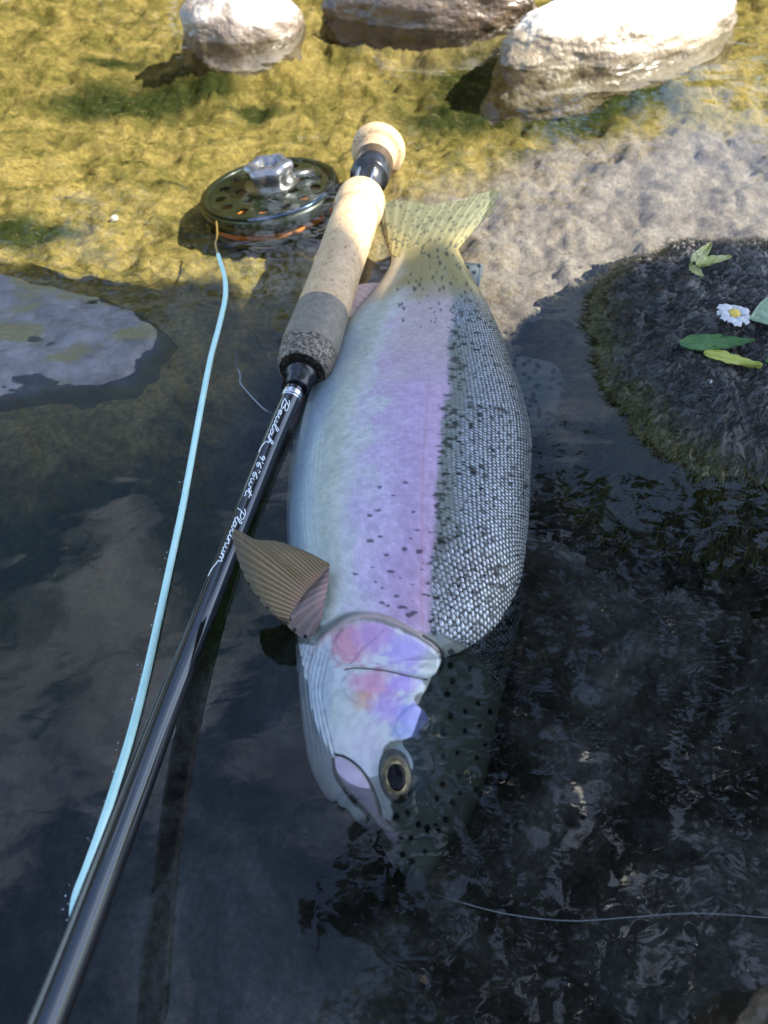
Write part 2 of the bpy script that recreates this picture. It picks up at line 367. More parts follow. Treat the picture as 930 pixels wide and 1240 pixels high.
# mossy rock
RC = P(945, 425); RCX, RCY, RRX, RRY, RH = RC[0], RC[1], .102, .098, .031
def rock_h(x, y):
    x = np.asarray(x, float); y = np.asarray(y, float)
    r = np.sqrt(np.abs((x-RCX)/RRX)**2.3 + np.abs((y-RCY)/RRY)**2.3)
    r = r*(1 + .12*fbm(x*22, y*22, oct=3, seed=61))
    z = RH*(1-np.clip(r, 0, 1.0)**2.4)
    z = np.where(r > 1, -.075*(r-1)**.9, z)
    return z
def rock_fuzz(x, y):
    wx = x + .006*fbm(x*60, y*60, oct=3, seed=62); wy = y + .006*fbm(x*60+5, y*60, oct=3, seed=63)
    return .0080*fbm(wx*70, wy*70, oct=6, seed=64, gain=.70) + .0012*(1-2*np.abs(fbm(wx*200, wy*260, oct=3, seed=66)))
rx = np.linspace(RCX-.15, RCX+.15, 420); ry = np.linspace(RCY-.15, RCY+.15, 420)
X2, Y2 = np.meshgrid(rx, ry, indexing='ij'); Z2 = rock_h(X2, Y2) + rock_fuzz(X2, Y2)
Z2 = np.maximum(Z2, -.11)
mossc = sstep(-.016, -.004, Z2)*sstep(.010, -.004, Z2 - .010*fbm(X2*40, Y2*40, oct=4, seed=67) + .10*(X2-RCX+.03) - .05*(Y2-RCY-.02))
lowm = mat('wet_rock', (.016, .014, .012), .38, noise=75, color2=(.095, .085, .072), bump=.002, bscale=330, ramp=(.34, .68), coat=.3, coatr=.3)
sheen(lowm, coat=.3)
n_, l_ = lowm.node_tree.nodes, lowm.node_tree.links
b_ = n_['Principled BSDF']; src = b_.inputs['Base Color'].links[0].from_socket
at = n_.new('ShaderNodeAttribute'); at.attribute_name = 'moss'; xx = n_.new('ShaderNodeMix'); xx.data_type = 'RGBA'
l_.new(at.outputs['Fac'], xx.inputs[0]); l_.new(src, xx.inputs[6]); xx.inputs[7].default_value = (.075, .07, .012, 1); l_.new(xx.outputs[2], b_.inputs['Base Color'])
o = mesh_obj('mossy_rock', np.stack([X2-RCX, Y2-RCY, Z2], -1), grid_faces(420, 420), lowm, attrs={'moss': mossc.ravel(), 'wet': sstep(-.0004, .0003, Z2).ravel()})
o.location = (RCX, RCY, 0)
tag(o, 'dark domed rock furred with wet algae carrying leaves and a daisy', 'rock')

# fur of algae: short limp strands, too many to count
def strands(n, x, y, z, dx, dy, ln, wd, paint, name, parent, m, seed, dz=0.0):
    r = np.random.default_rng(seed); a = np.stack([x, y, z], -1); V = []
    h = np.hypot(dx, dy)+1e-9; dx, dy = dx/h, dy/h; sx, sy = -dy, dx; curl = r.normal(size=n)*.5
    for t, w in ((0, 1), (.35, .9), (.7, .65), (1, .15)):
        cx = x + ln*t*(dx + sx*curl*t); cy = y + ln*t*(dy + sy*curl*t); cz = z + ln*(.45*t - .75*t*t) + dz*t
        for sg in (-1, 1): V.append(np.stack([cx + sg*wd*w*sx, cy + sg*wd*w*sy, cz + sg*wd*w*.3], -1))
    V = np.stack(V, 1).reshape(-1, 3); b = np.arange(n)[:, None]*8
    F = np.concatenate([b + np.array([[k, k+1, k+3, k+2]]) for k in (0, 2, 4)], 1).reshape(-1, 4)
    off = np.array(parent.location) if parent is not None else 0
    o = mesh_obj(name, V-off, F, m, parent, attrs={'paint': np.repeat(paint, 8, axis=0)}); o['kind'] = 'stuff'; return o
fur = mat('algae_fur', (1, 1, 1), .5, attr='paint', spec=.3, trans=.15)
rock_obj = o; n = 16000; r = np.random.default_rng(91)
ax_ = RCX + r.uniform(-.125, .06, n); ay_ = RCY + r.uniform(-.12, .12, n); az_ = rock_h(ax_, ay_) + rock_fuzz(ax_, ay_)
k = az_ > -.03; ax_, ay_, az_ = ax_[k], ay_[k], az_[k]; n = len(ax_)
pc = np.array([.020, .018, .015])[None]*r.uniform(.5, 2.6, (n, 1)); og = (sstep(.012, -.004, az_ - .006*r.normal(size=n) + .12*(ax_-RCX+.05)))[:, None]
pc = pc*(1-og) + np.array([.070, .064, .012])*r.uniform(.5, 1.5, (n, 1))*og
strands(n, ax_, ay_, az_-.0006, (ax_-RCX)+.03*r.normal(size=n), (ay_-RCY)+.03*r.normal(size=n)-.01, r.uniform(.004, .010, n), .00030, pc, 'algae_fur', rock_obj, fur, 92)
n = 34000; bxx = r.uniform(-.46, .46, n); byy = r.uniform(0, .86, n)**1.0
k = np.abs(bxx) < .10+byy*.56; bxx, byy = bxx[k], byy[k]; n = len(bxx); bz = bed_height(bxx, byy)
al_ = sstep(.36, .47, byy + .04*np.clip(-bxx, -1, 1) + .17*sstep(-.02, -.12, bxx) + .03*r.normal(size=n))[:, None]
sn_d = sstep(1.2, .8, ((bxx-cs[0])/.235)**2 + ((byy-cs[1]+.25*(cs[0]-bxx))/.165)**2)
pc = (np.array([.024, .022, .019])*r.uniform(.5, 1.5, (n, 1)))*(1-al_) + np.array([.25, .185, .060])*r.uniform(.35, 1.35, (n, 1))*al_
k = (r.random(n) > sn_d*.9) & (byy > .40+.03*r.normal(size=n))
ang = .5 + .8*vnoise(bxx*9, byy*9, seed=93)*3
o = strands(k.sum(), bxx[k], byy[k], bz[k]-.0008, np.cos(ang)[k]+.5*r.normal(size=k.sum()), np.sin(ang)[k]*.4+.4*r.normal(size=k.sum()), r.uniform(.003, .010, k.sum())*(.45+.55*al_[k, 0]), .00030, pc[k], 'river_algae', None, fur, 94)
tag(o, 'fine soft algae strands coating the river bed', 'algae')

# ------------------------------------------------------------------ trees
def leaf_cloud(cent, size, normal_jit=1.0, seed=1, asp=.62):
    r = np.random.default_rng(seed); n = len(cent)
    d = r.normal(size=(n, 3)); d[:, 2] -= .3; d /= np.linalg.norm(d, axis=1)[:, None]
    e = r.normal(size=(n, 3)); e = np.cross(d, e); e /= np.linalg.norm(e, axis=1)[:, None]
    nn = np.cross(d, e)
    s = (size*r.uniform(.6, 1.25, n))[:, None]
    a = cent - d*s*.5; c = cent + d*s*.5
    b1 = cent + e*s*asp*.5 - nn*s*.08 - d*s*.08; b2 = cent - e*s*asp*.5 - nn*s*.08 - d*s*.08
    V = np.stack([a, b1, c, b2], 1).reshape(-1, 3)
    F = np.arange(n*4).reshape(n, 4)
    return V, F
bark = mat('bark', (.05, .04, .03), .9, noise=14, color2=(.13, .11, .085), bump=.02, bscale=25)
def leafmat(name, c1, c2, tr=.3):
    return mat(name, c1, .45, noise=2.2, color2=c2, trans=tr, detail=8)
LM = [leafmat('leaf_green', (.06, .08, .014), (.15, .16, .035)), leafmat('leaf_olive', (.08, .08, .014), (.18, .16, .04)), leafmat('leaf_deep', (.02, .036, .010), (.06, .08, .02))]
def tree(x, y, hgt, spread, seed, nl, size, m, label, name='river_tree', lean=(0, 0), low=.12, ctr=None):
    r = np.random.default_rng(seed); z0 = float(bed_base(np.array(x), np.array(y)))-.05
    root = empty(name, (x, y, z0)); tag(root, label, 'tree', 'trees along the far bank' if ctr is None else None)
    tr = catmull([(0, 0, 0), (lean[0]*.3+.04*hgt*r.normal(), lean[1]*.3, hgt*.35), (lean[0]*.7, lean[1]*.7, hgt*.7), (lean[0], lean[1], hgt*.95)], 24)
    parts = [tube(tr, np.linspace(.05*hgt**.75, .012, 24), 10, ref=(1, 0, 0))]
    cl = []
    nb = 26
    for k in range(nb):
        f = r.uniform(low, .97); b0 = tr[int(f*23)]; a = k*2.4 + r.uniform(-.4, .4)
        L = spread*(1.05-.75*abs(f-.38)**1.1)*r.uniform(.6, 1.15); L = max(L, .25*spread)
        tip = b0 + np.array([math.cos(a)*L, math.sin(a)*L, L*r.uniform(.0, .55)])
        lim = catmull([b0, b0*.5+tip*.5+np.array([0, 0, .06*L]), tip], 8)
        parts.append(tube(lim, np.linspace(.018*hgt**.6, .005, 8), 6, ref=(.1, .2, 1)))
        for w in np.linspace(.3, 1, 5): cl.append((lim[int(w*7)], .20*spread*(1.15-.5*w)+.10))
    v, f = join(parts); mesh_obj('trunk', v, f, bark, root)
    per = nl//len(cl); pts = []
    for c, rad in cl: pts.append(c + r.normal(size=(per, 3))*np.array([rad, rad, rad*.62])*.62)
    V, F = leaf_cloud(np.concatenate(pts), size, seed=seed+1)
    mesh_obj('crown', V, F, m, root, smooth=False)
    return root
tr_spec = [(-6.2, 6.3, 10.4, 3.0, 0, 'tallest broad dark green tree at the downstream end of the far bank'),
           (-4.0, 6.0, 8.9, 2.5, 1, 'tall olive tree mirrored below the flat grey stone'),
           (-2.3, 6.3, 7.6, 2.2, 0, 'upright mid green tree mirrored beside the turquoise line'),
           (-.8, 5.9, 6.0, 1.8, 2, 'deep green bushy tree mirrored around the reel'),
           (.45, 6.1, 4.2, 1.4, 1, 'olive small tree on the far bank mirrored beyond the trout tail'),
           (1.7, 6.4, 3.2, 1.3, 0, 'low rounded green bank tree next to the small olive one'),
           (3.2, 6.3, 2.5, 1.2, 2, 'dark green bank shrub at the low end of the row'),
           (5.0, 6.8, 2.9, 1.5, 1, 'wide olive shrub farthest upstream on the far bank')]
for k, (x, y, h, s, mi, lab) in enumerate(tr_spec):
    tree(x, y, h, s, 100+k*7, 12000, .12, LM[mi], lab)

# unseen tree added on the near bank: bough shaped to shade the front water
def overhang():
    bx, by = 2.5, -1.7; z0 = float(bed_base(np.array(bx), np.array(by)))-.05
    root = empty('unseen_shade_tree', (bx, by, z0)); tag(root, 'unseen leafy tree added on the near bank, shaped to shade the trout', 'tree')
    O = np.array([bx, by, z0]); r = np.random.default_rng(77)
    def at(gx, gy, h): return np.array([gx, gy, 0]) + SUN*h/SUN[2] - O
    c0 = at(.3, 0, 1.35)
    tr = catmull([(0, 0, 0), (-.1, .25, .5), (-.4, .9, .95), tuple(c0*.9), tuple(at(-.05, .2, 1.4))], 30)
    parts = [tube(tr, np.linspace(.11, .012, 30), 12, ref=(1, 0, 0))]
    tr2 = catmull([(0, 0, .6), (.3, -.1, 1.8), (.25, -.2, 3.2)], 14); parts.append(tube(tr2, np.linspace(.07, .01, 14), 10, ref=(1, 0, 0)))
    for k in range(22):
        a = tr[int(r.uniform(14, 29))]; tip = at(r.uniform(-.2, .5), r.uniform(-.05, .36), r.uniform(1.05, 1.55))
        parts.append(tube(catmull([a, (a+tip)/2+np.array([0, 0, .05]), tip], 8), np.linspace(.014, .003, 8), 6, ref=(.1, .2, 1)))
    for tip in ((1.2, .2, 3.0), (1.9, 1.6, 3.0), (.7, 1.4, 2.9), (1.8, .4, 3.1), (1.5, 2.2, 3.0), (.6, .4, 2.9)):
        tp_ = np.array(tip)-O; a = tr2[8]; parts.append(tube(catmull([a, (a+tp_)/2+np.array([0, 0, .15]), tp_], 12), np.linspace(.03, .004, 12), 7, ref=(.1, .2, 1)))
    v, f = join(parts); mesh_obj('trunk', v, f, bark, root)
    n = 12000
    gxx = r.uniform(-.40, .62, n); gyy = r.uniform(-.22, .58, n); h = r.uniform(1.0, 1.6, n)
    # outline of the leaf mass over the water, traced along the shade's edge
    ex = np.array([P(px, py, -.02) for px, py in ((-160, 330), (0, 318), (120, 318), (200, 312), (262, 288), (330, 290), (372, 352), (440, 372), (520, 352), (600, 376), (690, 356), (760, 352), (860, 352), (960, 350), (1150, 350))])
    lim = np.interp(gxx, ex[:, 0], ex[:, 1]) + .022*vnoise(gxx*16, h*3, seed=5) - .03
    keep = (gyy < lim) & (gyy > -.16+.06*vnoise(gxx*6, h*2, seed=8)) & (np.abs(gxx-.10) < .47+.04*vnoise(gyy*6, h*2, seed=9))
    gxx, gyy, h = gxx[keep], gyy[keep], h[keep]
    C = np.stack([gxx, gyy, 0*h], -1) + SUN[None]*(h/SUN[2])[:, None] - O
    V, F = leaf_cloud(C, .065, seed=78, asp=.75)
    top = np.array([.25, -.2, 2.9]) + r.normal(size=(2600, 3))*np.array([.45, .45, .5])
    V2, F2 = leaf_cloud(top, .07, seed=79, asp=.75)
    n = 9500; hx_ = r.uniform(-.45, 2.05, n); hy_ = r.uniform(-1.2, 2.7, n); hz_ = r.uniform(2.5, 3.4, n)  # higher leaves added to block the sky's reflection over the head and right
    dens = sstep(-.28, .30, hx_ - .12*hy_ + .28*fbm(hx_*1.7, hy_*1.7, oct=3, seed=33))*sstep(2.8, 2.0, hy_ + .4*fbm(hx_*2+4, hy_*2, oct=3, seed=34))
    k = r.random(n) < dens; C3 = np.stack([hx_, hy_, hz_], -1)[k] - O
    V3, F3 = leaf_cloud(C3, .10, seed=80, asp=.75)
    V2, F2 = np.r_[V2, V3], np.r_[F2, F3+len(V2)]
    mesh_obj('crown', np.r_[V, V2], np.r_[F, F2+len(V)], LM[2], root, smooth=False)
overhang()

# ------------------------------------------------------------------ the trout
# stations snout -> tail: belly edge px, back edge px, belly z, back z, thickness up, thickness down
ST_ = [(494,1064,506,1064,-.024,-.026,.003,.003),
 (485,1050,522,1047,-.020,-.028,.009,.007),
 (471,1026,545,1016,-.018,-.035,.013,.010),
 (449,1006,563,986,-.015,-.036,.0155,.012),
 (425,994,577,955,-.012,-.036,.0165,.014),
 (399,965,589,915,-.009,-.034,.018,.016),
 (380,932,598,875,-.008,-.034,.0195,.018),
 (368,880,606,838,-.006,-.036,.0218,.020),
 (362,820,613,798,-.004,-.034,.0238,.021),
 (358,770,622,752,-.003,-.022,.028,.022),
 (353,710,632,703,-.006,-.009,.030,.023),
 (348,650,639,648,-.010,-.006,.0305,.023),
 (349,600,642,590,-.013,-.005,.030,.022),
 (354,550,643,535,-.014,-.004,.0285,.021),
 (366,500,634,490,-.013,-.003,.026,.019),
 (383,455,620,448,-.011,-.003,.023,.017),
 (402,420,605,405,-.008,-.002,.020,.015),
 (425,390,588,368,-.005,-.001,.0165,.013),
 (453,356,573,341,-.002,0,.013,.010),
 (472,325,561,318,0,0,.010,.008),
 (473,303,554,300,0,0,.0065,.006),
 (466,286,553,286,0,0,.003,.003)]
fish_root = empty('rainbow_trout', P(500, 640, -.04))
tag(fish_root, 'rainbow trout lying on its side half out of the water, pink flank and spotted back', 'fish')
FO = np.array(fish_root.location)
NS = 1050
rows = []
for a in ST_:
    L = P(a[0], a[1], a[4]); Rr = P(a[2], a[3], a[5]); rows.append([*((L+Rr)/2), *L, *Rr, a[6], a[7]])
S = catmull(rows, NS)
Lp, Rp, up_, dn_ = S[:, 3:6], S[:, 6:9], np.maximum(S[:, 9], .001), np.maximum(S[:, 10], .001)
# around the section: phi 0 = back edge, pi = belly edge, dense above
phi = np.r_[np.linspace(-.30, math.pi+.30, 380), np.linspace(math.pi+.30, 2*math.pi-.30, 44)[1:-1]]
NP = len(phi)
Cc = (Lp+Rp)/2; W = (Rp-Lp)/2
axis = np.gradient(Cc, axis=0); axis /= np.linalg.norm(axis, axis=1)[:, None]
nrm = np.cross(W, axis); nrm /= np.linalg.norm(nrm, axis=1)[:, None]; nrm *= np.sign(nrm[:, 2])[:, None]
c_, s_ = np.cos(phi), np.sin(phi)
cs_ = np.sign(c_)*np.abs(c_)**.92; sn_ = np.sign(s_)*np.abs(s_)**.92
th = np.where(s_[None, :] > 0, up_[:, None], dn_[:, None])
B = Cc[:, None, :] + W[:, None, :]*cs_[None, :, None] + nrm[:, None, :]*(sn_[None, :]*th)[:, :, None]
# length and girth coordinates in metres
du = np.gradient(B, axis=0); dv = np.gradient(B, axis=1)
N = np.cross(du, dv); N /= np.linalg.norm(N, axis=2)[:, :, None]+1e-12
if N[NS//2, 190, 2] < 0: N = -N
U = np.cumsum(np.r_[0, np.linalg.norm(np.diff(Cc, axis=0), axis=1)])[:, None]*np.ones((1, NP))
Vv = np.cumsum(np.c_[np.zeros(NS), np.linalg.norm(np.diff(B, axis=1), axis=2)], axis=1); Vv = Vv - Vv[:, 190:191]
px, py = proj(B)
T = (1-cs_)[None, :]/2*np.ones((NS, 1)); T = 1-T                             # 0 belly .. 1 back
top = (s_ > -.29)[None, :]*np.ones((NS, 1))

def poly_sd(x, y, pts):                                                      # signed distance (px), positive inside
    pts = np.asarray(pts, float); d = np.full(x.shape, 1e9); ins = np.zeros(x.shape, bool)
    for i in range(len(pts)):
        a, b = pts[i], pts[(i+1) % len(pts)]
        ab = b-a; t = np.clip(((x-a[0])*ab[0]+(y-a[1])*ab[1])/(ab@ab+1e-9), 0, 1)
        d = np.minimum(d, np.hypot(x-a[0]-t*ab[0], y-a[1]-t*ab[1]))
        cond = (a[1] > y) != (b[1] > y)
        ins ^= cond & (x < (b[0]-a[0])*(y-a[1])/(b[1]-a[1]+1e-12)+a[0])
    return np.where(ins, d, -d)
def line_d(x, y, pts):
    pts = np.asarray(pts, float); d = np.full(x.shape, 1e9)
    for a, b in zip(pts[:-1], pts[1:]):
        ab = b-a; t = np.clip(((x-a[0])*ab[0]+(y-a[1])*ab[1])/(ab@ab+1e-9), 0, 1)
        d = np.minimum(d, np.hypot(x-a[0]-t*ab[0], y-a[1]-t*ab[1]))
    return d
def sm(pts, n=40, closed=False):
    p = list(pts)+([pts[0]] if closed else []); return catmull(p, n)[:, :2]
def C7(*p): return [(340+a/2.906, 700+b/2.906) for a, b in p]                # coordinates read off an enlargement of the head
disp = np.zeros((NS, NP))
colr = np.zeros((NS, NP, 3)); rough = np.full((NS, NP), .3); met = np.zeros((NS, NP))
def lay(mask, c):
    global colr
    colr = colr*(1-mask[..., None]) + np.asarray(c, float)*mask[..., None]
wob = 6*fbm(U*90, Vv*90, oct=4, seed=201); wob2 = fbm(U*400, Vv*400, oct=4, seed=203)
# --- body ground colours, with belly shade and a flank highlight painted in
bx = np.interp(py, [240, 300, 360, 420, 480, 560, 640, 720, 775, 800], [520, 535, 547, 546, 541, 531, 525, 519, 517, 520])   # back / flank boundary
lft = np.interp(py, [240, 330, 390, 455, 550, 650, 770, 930], [470, 480, 430, 392, 362, 356, 366, 385])                   # belly edge
fr_ = (px-lft)/(bx-lft)
colr[:] = (.62, .62, .58)
lay(sstep(.55, -.05, fr_+wob*.012), (.50, .59, .58))
lay(sstep(.12, .34, fr_+wob*.02)*sstep(.75, .45, fr_), (.66, .66, .63))
lay(sstep(.34, .66, fr_+wob*.035+.05*wob2)*.95, (.56, .37, .58))
lay(sstep(.80, .93, fr_+wob*.01)*sstep(1.08, .98, fr_)*.45, (.66, .42, .55))
lay(sstep(500, 400, py+wob*2)*.75*sstep(.25, .6, fr_), (.52, .42, .34))
lay(sstep(.02, .16, fr_)*sstep(.40, .22, fr_+wob*.01)*.6, (.54, .56, .40))
lay(sstep(.42, .55, fr_+wob*.03)*sstep(.80, .62, fr_+wob*.02)*.5*sstep(480, 560, py), (.68, .58, .74))  # paler lilac band: a highlight painted along the flank
lay(sstep(.15, .0, fr_)*.6, (.42, .50, .50))
back = sstep(-4, 6, px-bx+wob*1.1+5*wob2)
lay(back, (.20, .21, .17))
olive = back*sstep(40, 8, px-bx+wob*2)*sstep(370, 430, py)*sstep(700, 610, py)
tailz = sstep(372, 338, py + wob*1.6)
# --- scale lattice
pu, pv = .0021, .0019
pit = np.interp(U[:, 0], [0, .12, .25, .42], [.0020, .0019, .0017, .0012]); ui = np.cumsum(np.gradient(U[:, 0])/pit)[:, None]*np.ones((1, NP))
vr = (Vv[:, 379]-Vv[:, 0])[:, None]; vi = Vv/vr*76 + 200; ui = ui + 200
r0 = np.floor(vi); best = np.full((NS, NP), 9.); bid = np.zeros((NS, NP)); bux = np.zeros((NS, NP))
for dr in (-1, 0, 1):
    rr = r0+dr; off = .5*(rr % 2)
    for dc in (-1, 0, 1):
        cc = np.floor(ui-off)+dc; jx = cc+off+.5+.10*_hash(cc.astype(np.int64), rr.astype(np.int64), 3, 5); jy = rr+.5+.10*_hash(cc.astype(np.int64), rr.astype(np.int64), 7, 6)
        d = np.hypot((ui-jx), (vi-jy)*.95); m = d < best
        best = np.where(m, d, best); bid = np.where(m, cc*1311+rr*7.0, bid); bux = np.where(m, ui-jx, bux)
idh = _hash(bid.astype(np.int64), (bid*3).astype(np.int64), 1, 9)
headline = sm(C7((150,170),(230,128),(300,120),(380,135),(440,165),(500,195),(560,200),(620,225),(680,265),(735,345),(755,400),(800,330)), 60)
hb = np.interp(px, headline[:, 0], headline[:, 1])                            # scaled body ends here, naked head begins
body_m = sstep(2, -4, py-hb + wob*.4)
dome = np.clip(1-(best/.62)**2, 0, 1)
amp = (.00011 + .00026*back*(1-.5*olive))*body_m*sstep(330, 420, py)*top
disp += amp*dome
edge_k = np.clip((px-bx)/np.maximum(20, np.interp(py, [340, 448, 535, 648, 752, 835], [573, 620, 643, 639, 622, 600])-bx), 0, 1)
gap = sstep(.36-.16*edge_k*back, .58-.16*edge_k*back, best)
sil = back*body_m*(1-.55*olive)*sstep(300, 400, py)
lay(sil*(1-gap)*(.72+.25*idh), (.58, .62, .68))
lay(sil*gap, (.045, .05, .045))
lay(olive*.42, (.15, .16, .09))
met = met + .6*sil*(1-gap)
lay(body_m*(1-back)*gap*.30*sstep(.15, .6, fr_), (.34, .30, .42))
colr *= (1 + .10*body_m*(1-back)*idh)[..., None]
# lateral line
lat = sstep(1.8, .5, np.abs(px-bx+np.interp(py, [400, 500, 640, 760], [26, 22, 14, 6])))*body_m*sstep(420, 480, py)*(.4+.6*(best < .45))
lay(lat*.6, (.52, .24, .30))
# tail stalk colours; the yellow of the sunlit end is painted in
lay(tailz, (.36, .30, .12)); lay(tailz*sstep(.35, .0, (px-np.interp(py, [290, 330, 380], [468, 478, 430]))/70), (.56, .50, .36))
# --- spots on the body
def spot(cx, cy, r, c=(.012, .014, .012), k=1.0, sx=1, sy=1, soft=.45, jag=.35):
    i0 = np.abs(px-cx) < r*4*sx+3; sel = i0 & (np.abs(py-cy) < r*4*sy+3) & (top > 0)
    if not sel.any(): return
    x, y = (px[sel]-cx)/(r*sx), (py[sel]-cy)/(r*sy)
    d = np.hypot(x, y) + jag*wob2[sel]*2.2
    m = sstep(1+soft, 1-soft, d)*k
    colr[sel] = colr[sel]*(1-m[:, None]) + np.asarray(c)*m[:, None]; met[sel] *= (1-m); 
sr = random.Random(5)
def edge_at(yy, lst):
    return np.interp(yy, [s[0] for s in lst], [s[1] for s in lst])
RE = [(340,573),(368,588),(405,605),(448,620),(490,634),(535,643),(590,642),(648,639),(703,632),(752,622),(800,611),(835,600)]
for k in range(430):                                                          # dense on the back
    y = sr.uniform(375, 830); b0 = float(np.interp(y, [360, 420, 480, 560, 640, 720, 775, 835], [547, 546, 541, 531, 525, 519, 517, 575])); e = edge_at(y, RE)
    x = b0 + (e-b0)*sr.random()**1.15
    if y > np.interp(x, headline[:, 0], headline[:, 1])-3: continue
    spot(x, y, sr.uniform(1.2, 2.2)*(1 if y > 480 else .75), k=sr.uniform(.7, 1), sx=sr.uniform(.9, 2.0), sy=sr.uniform(.6, 1.0), jag=.7)
for k in range(60):                                                           # dotted row where flank meets back
    y = sr.uniform(400, 690); b0 = float(np.interp(y, [360, 420, 480, 560, 640, 720, 775], [547, 546, 541, 531, 525, 519, 517]))
    spot(b0+sr.uniform(-2, 16), y, sr.uniform(1.8, 3.2), k=.7, sx=1.8, sy=.6, jag=.9, c=(.03, .035, .02))
for (x, y) in [(457,618),(505,642),(468,672),(450,687),(472,692),(485,700),(500,708),(497,652),(460,650),(432,695),(463,712),(480,722),(500,728),(512,690),(487,735),(494,745),(470,733),(447,655),(490,665),(508,668),(455,705),(514,720),(463,730),(502,742),(478,655),(448,625),(500,620),(476,600),(492,585),(460,590)]:
    spot(x, y, sr.uniform(1.5, 2.4), k=.85, sx=sr.uniform(1.2, 2), sy=.8, jag=.6, c=(.03, .03, .06))
for k in range(90):                                                           # flecks on the tail stalk
    y = sr.uniform(285, 400); a = np.interp(y, [285, 303, 325, 356, 400], [470, 476, 478, 465, 480]); e = np.interp(y, [285, 300, 341, 400], [552, 553, 572, 600])
    spot(a+(e-a)*sr.random()**.7, y, sr.uniform(1.2, 2.0), k=.75, sx=.9, sy=1.4, c=(.05, .05, .03))
# --- head
head = (1-body_m)*top
sel_h = py > 735
lay(head, (.150, .165, .135))
hx, hy = px, py
cheek = C7((120,240),(160,205),(225,165),(290,148),(360,158),(430,188),(480,212),(520,235),(556,268),(562,300),(548,338),(512,352),(498,358),(508,378),(500,402),(474,414),(468,430),(482,450),(505,468),(524,500),(512,524),(488,545),(494,562),(440,568),(385,575),(362,600),(355,660),(368,730),(385,790),(398,835),(385,852),(360,840),(345,790),(300,700),(255,650),(215,622),(185,625),(180,660),(215,745),(260,800),(330,865),(300,895),(200,860),(90,720),(40,500),(20,300),(30,230),(80,230))
sd = np.full(px.shape, -99.); sd[sel_h] = poly_sd(px[sel_h], py[sel_h], cheek)
sdw = sd + 1.2*wob2*2
ck = sstep(-1.0, 1.6, sdw)*top
lay(ck, (.62, .64, .64))
def blob(cx, cy, rx, ry, c, k=1.0, m0=None):
    d = np.hypot((px-cx)/rx, (py-cy)/ry) + .22*wob2*2 + wob*.02
    m = sstep(1.25, .35, d)*k*(ck if m0 is None else m0); lay(m, c)
blob(425, 778, 28, 34, (.70, .30, .38), .95); blob(455, 770, 30, 26, (.60, .34, .62), .95); blob(492, 790, 30, 28, (.46, .36, .76), .95)
blob(520, 805, 16, 18, (.52, .58, .50), .8); blob(450, 830, 36, 22, (.68, .32, .46), .9); blob(485, 828, 24, 14, (.48, .34, .76), .9)
blob(440, 850, 22, 14, (.70, .40, .28), .8); blob(470, 858, 26, 20, (.50, .36, .70), .9); blob(500, 868, 24, 22, (.36, .36, .78), .9); blob(492, 887, 20, 12, (.34, .40, .72), .7)
blob(410, 860, 26, 40, (.56, .60, .52), .8); blob(420, 900, 26, 30, (.62, .62, .60), .8); blob(445, 900, 18, 30, (.64, .58, .66), .7); blob(385, 840, 16, 60, (.60, .66, .70), .8)
blob(395, 830, 10, 50, (.36, .42, .46), .45); blob(378, 870, 8, 60, (.50, .55, .60), .5)
# plates of the gill cover stand proud of the head
opn = C7((232,162),(292,150),(360,160),(430,190),(485,214),(522,238),(556,270),(560,302),(545,336),(512,350),(450,340),(380,326),(310,318),(250,312),(200,300),(180,260),(195,205))
s1 = np.full(px.shape, -99.); s1[sel_h] = poly_sd(px[sel_h], py[sel_h], sm(opn, 90, True))
disp += .0011*sstep(-1.5, 4, s1)*top
pre = C7((240,325),(310,326),(380,334),(450,350),(498,362),(506,380),(498,402),(470,416),(400,420),(300,440),(235,420),(215,370))
s2 = np.full(px.shape, -99.); s2[sel_h] = poly_sd(px[sel_h], py[sel_h], sm(pre, 80, True)); disp += .0007*sstep(-1.5, 3, s2)*top
fl = C7((470,440),(490,455),(510,475),(522,500),(508,522),(485,548),(490,560),(430,565),(400,540),(420,480))
s3 = np.full(px.shape, -99.); s3[sel_h] = poly_sd(px[sel_h], py[sel_h], sm(fl, 80, True)); disp += .0008*sstep(-1.5, 3, s3)*top
def groove(pts, w, depth, c=None, k=.8, n=50):
    d = np.full(px.shape, 99.); d[sel_h] = line_d(px[sel_h], py[sel_h], sm(pts, n)); m = sstep(w, w*.25, d)*top
    globals()['disp'] = disp - depth*m
    if c is not None: lay(m*k, c)
def ridge(pts, w, hgt, c=None, k=.7, n=50):
    d = np.full(px.shape, 99.); d[sel_h] = line_d(px[sel_h], py[sel_h], sm(pts, n)); m = sstep(w, 0, d)*top
    globals()['disp'] = disp + hgt*m
    if c is not None: lay(m*k, c)
rim = C7((110,262),(150,215),(190,182),(240,150),(300,134),(370,143),(430,170),(485,200),(530,228),(552,250))
ridge(rim, 6.5, .0006, (.58, .42, .38), .75)
groove([(x+1.0, y+5.5) for x, y in rim[2:]], 2.0, .0004, (.62, .50, .50), .4)
groove(C7((500,205),(540,232),(566,262),(572,300),(560,335)), 2.4, .0010, (.05, .045, .035), .9)
groove(C7((225,322),(250,317),(310,319),(380,328),(440,342),(510,356)), 1.2, .0007, (.16, .10, .10), .85)
groove(C7((362,182),(320,220),(280,256),(246,304)), .9, .0003, (.34, .16, .26), .6)
groove(C7((205,250),(195,215),(215,180)), 1.5, .0004, (.45, .25, .22), .4)
groove(C7((235,425),(300,455),(380,470)), 1.0, .0002, (.45, .35, .55), .4)
for k in range(7):                                                            # branchiostegal folds of the throat
    x0 = 60+k*14; groove(C7((x0+25,235+k*6),(x0,330+k*12),(x0+10,470),(x0+28+k*3,620)), 1.3, .0005, (.40, .44, .48), .55)
groove(C7((130,230),(100,300),(95,420),(120,560)), 2.2, .0007, (.34, .34, .38), .5)
